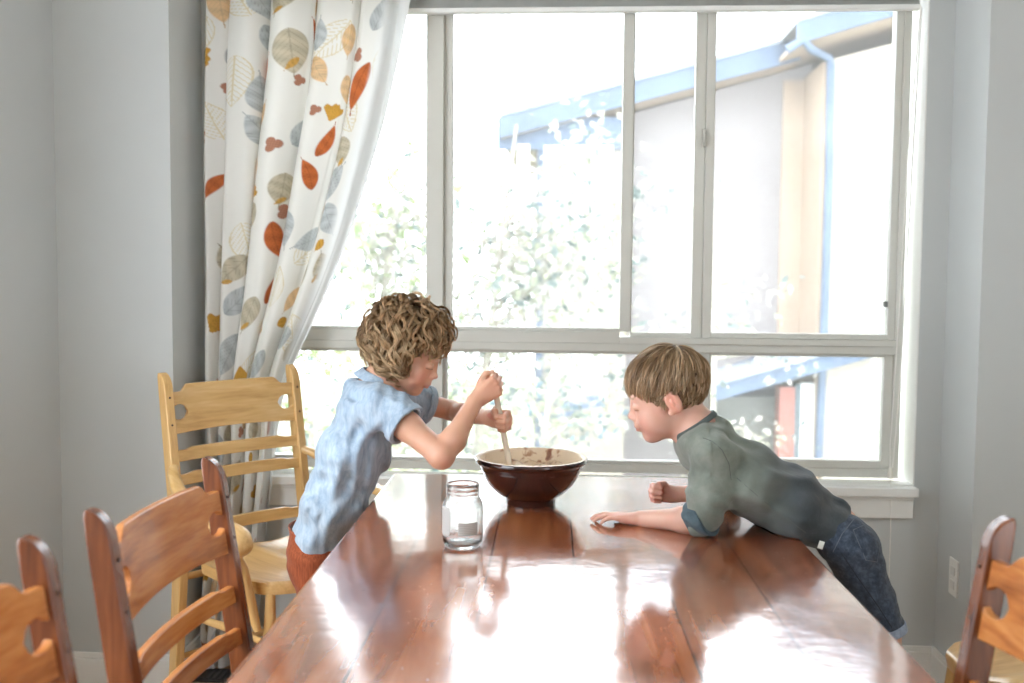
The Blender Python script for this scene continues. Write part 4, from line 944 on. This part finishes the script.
# left (far) hand lower on the handle: fingers seen curling round it
elL = V3((-.345, 2.862, .965)); grip2 = onspoon(.972); dL = nrm(V3((.72, -.66, .0))); nL = nrm(np.cross(dL, sa)); nL = nL if nL[1] < 0 else -nL
sL = nrm(np.cross(dL, nL)); sL = sL if sL[2] > 0 else -sL
W2 = grip2-(dL*.055+nL*.020)*SCR
hand(S, W2, dL, nL, sL, SCR, curl_f, [(.012, .016, .008), (.034, .036, .016), (.050, .036, .034), (.060, .022, .044)])
arm_(S, shL, elL, W2-dL*.010, (0, 0, -.004), r=(.036, .032, .028, .027, .019))
# legs
hipz = .600
for sy in (-1, 1):
    hp = V3((-.680, YM+sy*.062, .60)); kn = V3((-.610, YM+sy*.080, .335)); ank = V3((-.690, YM+sy*.085, .065))
    S.cone(A[3], hp, .045, .048, .03); S.cone(hp, kn, .048, .044, .02); S.cone(kn, kn+(ank-kn)*.35+np.array([-.008, 0, 0]), .044, .042, .02); S.cone(kn+(ank-kn)*.35, ank, .042, .026, .02)
    S.cone(ank+np.array([-.012, 0, -.035]), ank+np.array([.085, sy*.012, -.045]), .026, .018, .02)
    for t_ in range(5): S.cone(ank+np.array([.085, sy*.012, -.045])+np.array([0, (t_-2)*.0095, 0]), ank+np.array([.108-.004*abs(t_-2+sy), sy*.014, -.052])+np.array([0, (t_-2)*.0105, 0]), .009, .0075, .004)
brow1 = (.40, .24, .13)
def tint1(P):
    c = head_tint(P, hC, hR, SK1, hs, brow1)
    for w, dd in ((W1, dR), (W2, dL)):
        q = P-w; m = np.exp(-np.sum((q-dd*.07)**2, 1)/.030**2)*.35; c = c*(1-m[:, None])+np.array((.74, .32, .22))*m[:, None]
    m = np.exp(-np.sum((P-elR)**2, 1)/.035**2)*.3; return c*(1-m[:, None])+np.array((.66, .30, .20))*m[:, None]
organic('body', S, (-.90, 2.36, -.02), (-.08, 2.98, 1.36), .0023, skin1, boy1, tint1, relax=1)
eyem = NT('eye_white'); eyem.b.inputs['Base Color'].default_value = (.75, .72, .68, 1); eyem.b.inputs['Roughness'].default_value = .1
# shirt
shirt_m = cloth_material('linen_blue', (srgb(138, 158, 180), srgb(160, 178, 196), srgb(182, 196, 210)), weave=600, nscale=70, streak=(1, 1, .25), wr=.5)
Sh = SDF()
for a, b, ra, rb in ((n_at(369, 404, YM), A[1]+V3((.004, 0, 0)), .076, .086), (A[1]+V3((.004, 0, 0)), A[2]+V3((-.002, 0, 0)), .086, .082), (A[2]+V3((-.002, 0, 0)), A[3]+V3((.006, 0, -.03)), .080, .076)): Sh.cone(a, b, ra, rb, .03, sq=(LY, .64))
yk = n_at(367, 401, YM); Sh.cone(yk, shR+V3((-.008, 0, -.006)), .046, .048, .04); Sh.cone(yk, shL+V3((-.006, 0, -.006)), .046, .046, .04)
def sleeve(Sh, sh, el, t1, r0, r1, k=.03): Sh.cone(sh, sh+(el-sh)*t1, r0, r1, k)
sleeve(Sh, shR, elR, .56, .052, .056); sleeve(Sh, shL, elL, .72, .046, .050)
ax1 = nrm(A[3]-A[1])
cR = shR+(elR-shR)*.44; cRn = nrm(elR-shR); cL = shL+(elL-shL)*.58; cLn = nrm(elL-shL)
hemp = n_at(311, 540, YM); hemn = nrm(V3((-.30, 0, -.95)))
inarmR = lambda P: (np.linalg.norm(P-(shR+(elR-shR)*.62), axis=1) < .095)
def shirt(P):
    d = Sh(P); f = P@ax1
    d = d+folds(P, ((70, 8, -30), (14, 9, 22), (30, 12, 18)), 1.6, .0030)+folds(P, ((28, 20, 46), (22, 12, 10), (8, 20, 30)), 2.0, .0030, 3)
    d = d+.0035*np.sin((P@nrm((.8, .2, -.4)))*150+3*np.sin(P[:, 2]*22))*np.clip(1-np.abs(P[:, 2]-.86)/.16, 0, 1)
    hk = np.clip(((hemp-P)@hemn)/.10, 0, 1)*.7+.3; d0 = Sh(P); d = d0+(d-d0)*hk
    ins = -(d+.0065)
    # openings
    er = (P-cR)@cRn; el_ = (P-cL)@cLn; he = (P-hemp)@hemn
    nearR = np.linalg.norm(P-cR, axis=1) < .085; nearL = np.linalg.norm(P-cL, axis=1) < .085
    d = np.where(nearR, np.maximum(d, er), d); d = np.where(nearL, np.maximum(d, el_), d); d = np.maximum(d, he)
    ncut = np.linalg.norm((P-(nk+V3((.018, 0, .022))))*np.array([1, .92, 1]), axis=1)-.060; d = np.maximum(d, -ncut)
    return np.maximum(d, ins)
organic('shirt', shirt, (-.90, 2.38, .55), (-.26, 2.98, 1.14), .0026, shirt_m, boy1, relax=1, keep=1)
# rolled sleeve hems
def ringband(name, c, nrm_, r, w, th, mat, par, h=.0022, wob=.0):
    c = V3(c); nn = nrm(nrm_)
    def f(P):
        q = P-c; a = q@nn; rr = np.linalg.norm(q-np.outer(a, nn), axis=1); e = np.stack([np.abs(rr-r-wob*np.sin(5*np.arctan2(q[:, 1], q[:, 2])))-th, np.abs(a)-w], 1); return np.linalg.norm(np.maximum(e, 0), axis=1)+np.minimum(e.max(1), 0)-.0014
    return organic(name, f, c-(r+w+th+.02), c+(r+w+th+.02), h, mat, par, relax=1)
ringband('sleeve_hem', cR-cRn*.010, cRn, .0555, .009, .0022, shirt_m, boy1, wob=.0012)
ringband('sleeve_hem', cL-cLn*.010, cLn, .0500, .009, .0022, shirt_m, boy1)
# collar: stand and fall around the neck
def collar(name, c, axis, fwd, r, mat, par, h=.0022, height=.026, tip=.03, gap=.5):
    c = V3(c); B_ = basis(fwd, axis)
    def f(P):
        q = (P-c)@B_; th = np.arctan2(q[:, 1], q[:, 0]); rr = np.hypot(q[:, 0], q[:, 1]); front = np.exp(-(th/.75)**2)
        zt = .010+.004*np.cos(th); zb = zt-height-tip*front; fr = (q[:, 2]-zb)/(zt-zb+1e-9); rad = r+.016*(1-np.clip(fr, 0, 1))**.8+.004*front
        d1 = np.abs(rr-rad)-.0026; d2 = np.abs(q[:, 2]-(zt+zb)/2)-(zt-zb)/2; d3 = (gap*.09-(q[:, 2]-zb)*.25)-np.abs(th)*r
        return np.maximum(np.maximum(d1, d2), np.where(np.abs(th) < 1, d3, -1))
    return organic(name, f, c-.13, c+.13, h, mat, par, relax=2, keep=1)
collar('collar', nk+V3((.022, 0, .044)), (.46, 0, .9), (.9, -.05, -.45), .051, shirt_m, boy1)
# placket buttons not seen; trousers
tr_m = cloth_material('rust_corduroy', (srgb(120, 58, 34), srgb(146, 74, 44), srgb(166, 90, 56)), weave=300, nscale=60, streak=(4, 4, .3))
Tr = SDF(); Tr.cone(A[3]+V3((.004, 0, .05)), A[3]+V3((.014, 0, -.03)), .060, .060, .03, sq=(LY, .62))
for sy in (-1, 1):
    hp = V3((-.680, YM+sy*.062, .595)); kn = V3((-.610, YM+sy*.080, .335)); ank = V3((-.690, YM+sy*.085, .085)); Tr.cone(hp, kn, .064, .058, .04); Tr.cone(kn, ank, .062, .052, .03)
def trousers(P):
    d = Tr(P)+folds(P, ((20, 10, 90), (30, 10, 5), (10, 20, 5)), 1.5, .0015); i = -(d+.007); d = np.maximum(d, -((P-hemp)@hemn)-.030); d = np.maximum(d, .085-P[:, 2]); return np.maximum(d, i)
organic('trousers', trousers, (-.92, 2.44, .06), (-.55, 2.86, .70), .0035, tr_m, boy1, relax=1)
# hair
hair_m = hair_material('hair_fibre')
capm1 = plain('hair_under_blond', (.20, .125, .065, 1), .7, noise=.4, scale=60)
def scalp(C, R, s, infl, zf):
    def f(P):
        q = (P-C)@R/s; e = (q-np.array([-.014, 0, .020]))/np.array([.088+infl, .073+infl, .079+infl]); k0 = np.linalg.norm(e, axis=1); d = (k0-1)*.08
        x, y, z = q.T; return np.maximum(d, zf(x, y)-z)*s
    return f
zl1 = lambda x, y: np.interp(x, [-.12, -.05, .0, .03, .055, .10], [-.062, -.060, -.045, .010, .036, .046])
organic('hair_underlayer', scalp(hC, hR, hs, .014, zl1), hC-.16, hC+.16, .003, capm1, boy1, relax=2)
rr_ = np.random.RandomState(5); roots = []
while len(roots) < 460:
    v = rr_.normal(size=3); v /= np.linalg.norm(v); z = v[2]*.079+.018; x = v[0]*.09-.012
    if z > zl1(x, 0)+.004: roots.append(v)
cols1 = [(.42, .275, .15), (.52, .355, .20), (.32, .20, .105), (.62, .45, .27), (.46, .30, .165)]
hair_strands('curly_hair', hC, hR, hs, roots, (-.30, .72, .62), lambda r: .062+.022*(r[0] < .05)-.030*np.clip((r[0]-.1)*2, 0, 1)*(r[2] < .55), lambda r: .034-.026*np.clip(r[0]+.25, 0, 1), (.0105, .045), 12, .00115, .0026, cols1, hair_m, boy1, 8, grav=.28, steps=22, jitter=.6, rootlift=.25)

# spoon held in both hands
sp = empty('wooden_spoon', spB, label='pale wooden spoon held upright by both hands in the bowl', cat='spoon')
spm = wood('beech', srgb(214, 198, 176), srgb(230, 218, 200), srgb(240, 232, 218), 'z', rough=.5)
dd = Vector(tuple(spT-spB)); m = MB(); pth = [tuple(dd*t) for t in (0, .15, .4, .7, .93, .985)]; m.tube(pth, [.0095, .0085, .0078, .0076, .0078, .006], 12); m.build('handle', spm, sp, smooth=True)
m = MB(); Ms = Matrix.Translation(dd*-.02) @ dd.to_track_quat('Z', 'Y').to_matrix().to_4x4() @ Matrix.Diagonal((1, .35, 1, 1)); m.lathe([(.001, -.045), (.012, -.042), (.022, -.028), (.025, -.010), (.020, .008), (.010, .024), (.001, .030)], 24, Ms); m.build('spoon_head', spm, sp, smooth=True)
m = MB(); q = dd.to_track_quat('Z', 'Y').to_matrix(); m.tube([tuple(dd*1.0+q@Vector((.0075*math.cos(a), 0, .008+.0085*math.sin(a)))) for a in np.linspace(-1.4, 4.6, 22)], .0014, 6); m.build('hanging_ring', plain('steel_ring', srgb(150, 140, 140), .3, metal=.8), sp, smooth=True)
# ------------------------------------------------------------------ second child: leaning over the table
SK2 = (.72, .43, .33)
boy2 = empty('person', (.60, 2.41, 0), label='child with straight blond hair in grey green sweatshirt lying across the table', cat='person')
skin2 = skin_material('skin_fair', SK2)
S = SDF(); Y2 = 2.42
h2C = n_at(665, 390, 2.43); a_ = .27; h2R = basis((-math.cos(a_), .10, -math.sin(a_)), (-math.sin(a_), 0, math.cos(a_))); h2s = 1.03
head_prims(S, h2C, h2R, h2s)
nk2 = n_at(700, 430, Y2)
S.cone(h2C+h2R@np.array([-.030, 0, -.050]), nk2, .042, .046, .02); S.cone(h2C+h2R@np.array([-.004, 0, -.070]), nk2+V3((-.02, 0, -.02)), .032, .038, .02)
T_ = [n_at(706, 450, Y2), n_at(747, 478, Y2), n_at(788, 502, Y2), n_at(836, 529, Y2)]
for a, b, ra, rb in ((T_[0], T_[1], .050, .054), (T_[1], T_[2], .054, .046), (T_[2], T_[3], .046, .044)): S.cone(a, b, ra, rb, .02, sq=(LY, .62))
sh2L = n_at(713, 456, 2.325); sh2R = V3((.315, 2.52, .925)); el2L = V3((.312, 2.325, .782)); w2L = n_at(641, 514, 2.415); w2L[2] = .7665
el2R = V3((.40, 2.62, .79)); 
S.cone(nk2, sh2L, .034, .034, .03); S.cone(nk2, sh2R, .034, .034, .03)
d2L = nrm(V3((-.98, .10, .03))); n2L = V3((0, 0, -1)); s2L = nrm(V3((.10, .98, 0)))
SC2 = .76
arm_(S, sh2L, el2L, w2L, (.004, .004, .003), r=(.036, .031, .029, .0285, .0195))
relaxed = [(2, 22, 40), (-2, 18, 34), (-1, 20, 36), (4, 26, 44)]
hand(S, w2L+d2L*.010+V3((0, 0, .001)), d2L, n2L, s2L, SC2, relaxed, [(.010, .016, .004), (.032, .034, .008), (.052, .040, .012), (.068, .036, .014)], right_spread=.06)
# far fist, thumb uppermost, fingers facing the room
g2 = n_at(658, 494, 2.60); d2R = nrm(V3((-.95, -.28, .10))); n2R = nrm(V3((.28, -.95, 0))); s2R = nrm(V3((0.1, 0, 1)))
W4 = g2-d2R*.036; W4[2] = .787
fist = [(75, 170, 245), (78, 172, 248), (80, 174, 250), (82, 176, 252)]
hand(S, W4, d2R, n2R, s2R, SC2+.04, fist, [(.012, .016, .006), (.034, .034, .014), (.056, .034, .026), (.072, .026, .028)])
arm_(S, sh2R, el2R, W4-d2R*.012, (0, 0, .002), r=(.036, .031, .029, .027, .019))
kn2 = []
for sy in (-1, 1):
    hp = n_at(846, 545, Y2+sy*.052); kn = V3((.738, Y2+sy*.068, .545)); ank = V3((.725, Y2+sy*.08, .275))
    S.cone(T_[3], hp, .046, .047, .03); S.cone(hp, kn, .047, .038, .02); kf = kn+(ank-kn)*.32+V3((.010, 0, 0)); S.cone(kn, kf, .040, .039, .02); S.cone(kf, ank, .039, .023, .02); kn2.append(kn)
    S.cone(ank+V3((.008, 0, -.02)), ank+V3((-.02, sy*.006, -.10)), .022, .017, .02)
    for t_ in range(5): S.cone(ank+V3((-.02, sy*.006+(t_-2)*.008, -.10)), ank+V3((-.028, sy*.006+(t_-2)*.0095, -.122+.003*abs(t_-2))), .0082, .0068, .004)
brow2 = (.42, .28, .18)
def tint2(P):
    c = head_tint(P, h2C, h2R, SK2, h2s, brow2)
    for w, dd_, a in ((w2L, d2L, .35), (W4, d2R, .65)):
        m = np.exp(-np.sum((P-w-dd_*.05)**2, 1)/.035**2)*a; c = c*(1-m[:, None])+np.array((.76, .30, .24))*m[:, None]
    return c
organic('body', S, (-.02, 2.20, .12), (.86, 2.72, 1.24), .0023, skin2, boy2, tint2, relax=1)
sw_m = cloth_material('faded_sweatshirt', (srgb(96, 106, 100), srgb(112, 121, 114), srgb(130, 138, 130)), weave=420, nscale=14, wr=.4)
cuff_m = cloth_material('sweatshirt_inside', (srgb(58, 74, 82), srgb(72, 88, 96), srgb(88, 104, 110)), weave=420, nscale=22, wr=.4)
# the cloth colour turns darker towards the waist
nt = NT('sweatshirt_dark_waist'); tc = nt.n('ShaderNodeTexCoord'); nz = nt.n('ShaderNodeTexNoise', Scale=16.0, Detail=6.0, Roughness=.65); nt.l(tc, 'Object', nz, 0)
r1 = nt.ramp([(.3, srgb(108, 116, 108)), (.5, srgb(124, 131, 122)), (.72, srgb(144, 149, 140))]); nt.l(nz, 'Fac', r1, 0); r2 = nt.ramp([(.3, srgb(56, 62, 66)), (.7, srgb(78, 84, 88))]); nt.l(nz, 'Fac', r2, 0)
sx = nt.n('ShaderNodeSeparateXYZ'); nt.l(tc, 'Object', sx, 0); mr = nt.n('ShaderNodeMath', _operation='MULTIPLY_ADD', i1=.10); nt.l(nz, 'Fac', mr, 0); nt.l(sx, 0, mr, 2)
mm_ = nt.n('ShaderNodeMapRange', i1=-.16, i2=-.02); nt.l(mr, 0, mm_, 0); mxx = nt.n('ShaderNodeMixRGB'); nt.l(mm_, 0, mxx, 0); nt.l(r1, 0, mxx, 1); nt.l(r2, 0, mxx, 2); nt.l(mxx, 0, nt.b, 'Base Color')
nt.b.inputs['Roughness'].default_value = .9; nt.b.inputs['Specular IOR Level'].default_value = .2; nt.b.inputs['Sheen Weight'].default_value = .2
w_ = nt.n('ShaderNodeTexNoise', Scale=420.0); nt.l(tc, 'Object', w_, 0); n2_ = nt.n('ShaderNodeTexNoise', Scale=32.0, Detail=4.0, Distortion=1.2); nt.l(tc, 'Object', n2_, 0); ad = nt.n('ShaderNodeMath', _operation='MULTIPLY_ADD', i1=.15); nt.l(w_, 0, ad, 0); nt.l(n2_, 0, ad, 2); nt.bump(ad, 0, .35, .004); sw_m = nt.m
Sw = SDF()
for a, b, ra, rb in ((n_at(703, 446, Y2), T_[1], .066, .083), (T_[1], T_[2], .083, .078), (T_[2], n_at(838, 531, Y2), .078, .060)): Sw.cone(a, b, ra, rb, .03, sq=(LY, .66))
ykk = n_at(706, 440, Y2); Sw.cone(ykk, sh2L, .044, .047, .04); Sw.cone(ykk, sh2R, .044, .045, .04)
mL = sh2L+(el2L-sh2L)*.55+V3((.006, -.004, 0)); Sw.cone(sh2L, mL, .048, .050, .03); Sw.cone(mL, el2L+V3((.002, 0, .012)), .050, .046, .02)
mR = sh2R+(el2R-sh2R)*.5; Sw.cone(sh2R, mR, .046, .046, .03); Sw.cone(mR, el2R, .046, .044, .02)
ax2 = nrm(T_[3]-T_[1])
cut2 = n_at(838, 533, Y2); cn2 = nrm(V3((.93, 0, -.40)))
fdL = nrm(w2L-el2L); fdR = nrm(W4-el2R)
def sweat(P):
    d = Sw(P); d = d+folds(P, ((22, 12, 60), (24, 16, 10), (14, 8, 30)), 1.8, .0036)+folds(P, ((40, -26, -34), (12, 20, 18), (26, 10, 12)), 1.8, .0030, 4)
    q = P-V3(sh2L); d = d+.003*np.sin(P[:, 2]*120+3*np.sin(P[:, 0]*40))*np.exp(-np.sum((P-el2L-V3((.01, 0, .05)))**2, 1)/.06**2)
    rad = np.linalg.norm(q, axis=1); d = d+.003*np.exp(-((rad-.062)/.006)**2)*(P[:, 0] > sh2L[0]-.01)*(P[:, 1] < Y2-.02)*1.0   # armhole seam
    ins = -(d+.0065)
    d = np.maximum(d, (P-cut2)@cn2)
    for el_, fd in ((el2L, fdL), (el2R, fdR)): d = np.where(np.linalg.norm(P-el_, axis=1) < .08, np.maximum(d, (P-el_)@fd-.022), d)
    nc = np.linalg.norm((P-(nk2+V3((-.022, 0, .016))))*np.array([1, .92, 1]), axis=1)-.054; d = np.maximum(d, -nc); d = np.maximum(d, ins)
    return np.where(P[:, 0] < .535, np.maximum(d, .7512-P[:, 2]), d)
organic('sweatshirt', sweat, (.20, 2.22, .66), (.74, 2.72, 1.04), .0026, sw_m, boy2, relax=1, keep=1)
# pushed up inside-out cuffs
def cuffband(name, c, nn, r, w, par, mat):
    c = V3(c); nn = nrm(nn)
    def f(P):
        q = P-c; a = q@nn; ra = np.linalg.norm(q-np.outer(a, nn), axis=1); th = np.arctan2(q[:, 1], q[:, 2]); R_ = r+.003*np.sin(3*th+a*60)+.006*(a/w); e = np.stack([np.abs(ra-R_)-.0045, np.abs(a)-w], 1)
        d = np.linalg.norm(np.maximum(e, 0), axis=1)+np.minimum(e.max(1), 0)-.002; return np.maximum(d, .7512-P[:, 2])
    return organic(name, f, c-(r+w+.03), c+(r+w+.03), .0024, mat, par, relax=1)
cuffband('sleeve_cuff', el2L+fdL*.010+V3((0, 0, .012)), -nrm(fdL+V3((0, 0, -.45))), .0405, .021, boy2, cuff_m)['label'] = 'dark teal pushed up cuff'
cuffband('sleeve_cuff', el2R+fdR*.012+V3((0, 0, .012)), -fdR, .038, .018, boy2, cuff_m)['label'] = 'dark teal pushed up cuff'
# neckband
def neckband(name, c, axis, r, mat, par, w=.006, th=.002):
    c = V3(c); nn = nrm(axis)
    def f(P):
        q = P-c; a = q@nn; ra = np.linalg.norm(q-np.outer(a, nn), axis=1); e = np.stack([np.abs(ra-r+a*.3)-th, np.abs(a)-w], 1); return np.linalg.norm(np.maximum(e, 0), axis=1)+np.minimum(e.max(1), 0)-.001
    return organic(name, f, c-.1, c+.1, .0022, mat, par, relax=1)
neckband('neckband', nk2+V3((-.012, 0, .012)), h2C-nk2+V3((.02, 0, 0)), .0555, plain('neckband_dark', srgb(86, 94, 92), .9), boy2)
MB().box(-.006, .006, -.0008, .0008, -.009, .009, Matrix.Translation(Vector(tuple(n_at(821, 545, 2.305)))-Vector(boy2.location)) @ Matrix.Rotation(.3, 4, 'Y')).build('hem_tag', plain('tag_white', srgb(220, 222, 215), .7), boy2)
# denim
dn = cloth_material('denim_dark', (srgb(44, 52, 64), srgb(60, 69, 83), srgb(82, 93, 108)), weave=500, nscale=70, wr=.5)
D_ = SDF(); D_.cone(n_at(815, 518, Y2), n_at(850, 543, Y2), .055, .060, .03, sq=(LY, .62))
for sy, kn in zip((-1, 1), kn2):
    hp = n_at(850, 547, Y2+sy*.055); D_.cone(hp, kn, .060, .048, .035)
kcut = .520
def denim(P):
    d = D_(P)+folds(P, ((40, 10, 40), (20, 10, 30), (30, 5, 5)), 1.5, .0018)+folds(P, ((70, 0, -70), (20, 20, 20), (40, 5, 5)), 1.2, .0012, 2); i = -(d+.006)
    wc = n_at(822, 520, Y2); wn = nrm(V3((-.93, 0, .40))); d = np.maximum(d, (P-wc)@wn); d = np.maximum(d, kcut+ (P[:, 0]-.74)*.35-P[:, 2]); return np.maximum(d, i)
jeans = organic('denim_shorts', denim, (.52, 2.24, .46), (.88, 2.60, .84), .0026, dn, boy2, relax=1)
hemm = plain('denim_inside', srgb(150, 164, 186), .85, noise=.2, scale=90)
for kn in kn2:
    cuffc = V3(kn)+V3((.002, 0, -.014)); c_ = ringband('hem_turnup', cuffc, (.28, 0, -.96), .0490, .009, .0025, hemm, boy2)
# pocket, seams, belt loops on the near side, found by projecting onto the cloth
def on_surf(fn, x, y, Y0, Y1, off=.0005):
    for Yv in np.arange(Y0, Y1, .0015):
        p = n_at(x, y, Yv)
        if fn(p[None])[0] < 0: return p+V3((0, -off, 0))
    return None
def seam(name, pts, r, mat, par, fn, Y0=2.24, Y1=2.5):
    P = [];
    for (x0, y0), (x1, y1) in zip(pts[:-1], pts[1:]):
        for t in np.linspace(0, 1, 6)[:-1]:
            p = on_surf(fn, x0+(x1-x0)*t, y0+(y1-y0)*t, Y0, Y1)
            if p is not None: P.append(p)
    p = on_surf(fn, pts[-1][0], pts[-1][1], Y0, Y1)
    if p is not None: P.append(p)
    if len(P) > 2: return tube_strip(name, P, r, mat, par, 5)
stm = plain('denim_stitch', srgb(92, 98, 108), .8); dkm = plain('denim_seam_dark', srgb(30, 36, 48), .8)
seam('pocket_stitching', [(853, 530), (868, 523), (880, 545), (877, 562), (866, 560), (853, 530)], .0011, stm, boy2, denim)
seam('waistband_seam', [(833, 552), (842, 534), (854, 519)], .0013, stm, boy2, denim)
seam('side_seam', [(838, 548), (858, 578), (878, 606), (892, 628)], .0013, dkm, boy2, denim)
seam('shoulder_seam', [(703, 438), (712, 441), (722, 450), (729, 464), (731, 480)], .0010, plain('seam_grey', srgb(84, 92, 88), .9), boy2, sweat)
seam('side_seam', [(737, 478), (760, 498), (785, 517), (806, 533)], .0008, plain('seam_grey', srgb(84, 92, 88), .9), boy2, sweat)
# hair
capm2 = plain('hair_under_brown', (.16, .10, .055, 1), .7, noise=.4, scale=60)
zl2 = lambda x, y: np.interp(x, [-.12, -.06, -.035, -.012, .006, .022, .05, .10], [-.060, -.056, -.038, -.002, -.030, .002, .040, .048])
organic('hair_underlayer', scalp(h2C, h2R, h2s, .004, zl2), h2C-.15, h2C+.15, .003, capm2, boy2, relax=2)
roots = []
while len(roots) < 900:
    v = rr_.normal(size=3); v /= np.linalg.norm(v); z = v[2]*.079+.018; x = v[0]*.09-.012
    if z > zl2(x, 0)+.006: roots.append(v)
cols2 = [(.40, .265, .15), (.50, .35, .21), (.32, .205, .115), (.62, .47, .31)]
def len2(r):
    z = r[2]; x = r[0]
    base = .018+.050*max(0, z)**.8
    if x > .25: base += .012*max(0, z)
    base += .016*np.exp(-((x-.25)/.3)**2)*(abs(r[1]) > .5)
    return base
hair_strands('straight_hair', h2C, h2R, h2s, roots, (-.45, 0, .89), len2, lambda r: .005+.004*max(0, r[2]), (.0010, .09), 8, .0008, .0022, cols2, hair_m, boy2, 12, grav=.16, steps=12, jitter=.32, tip_in=.003)
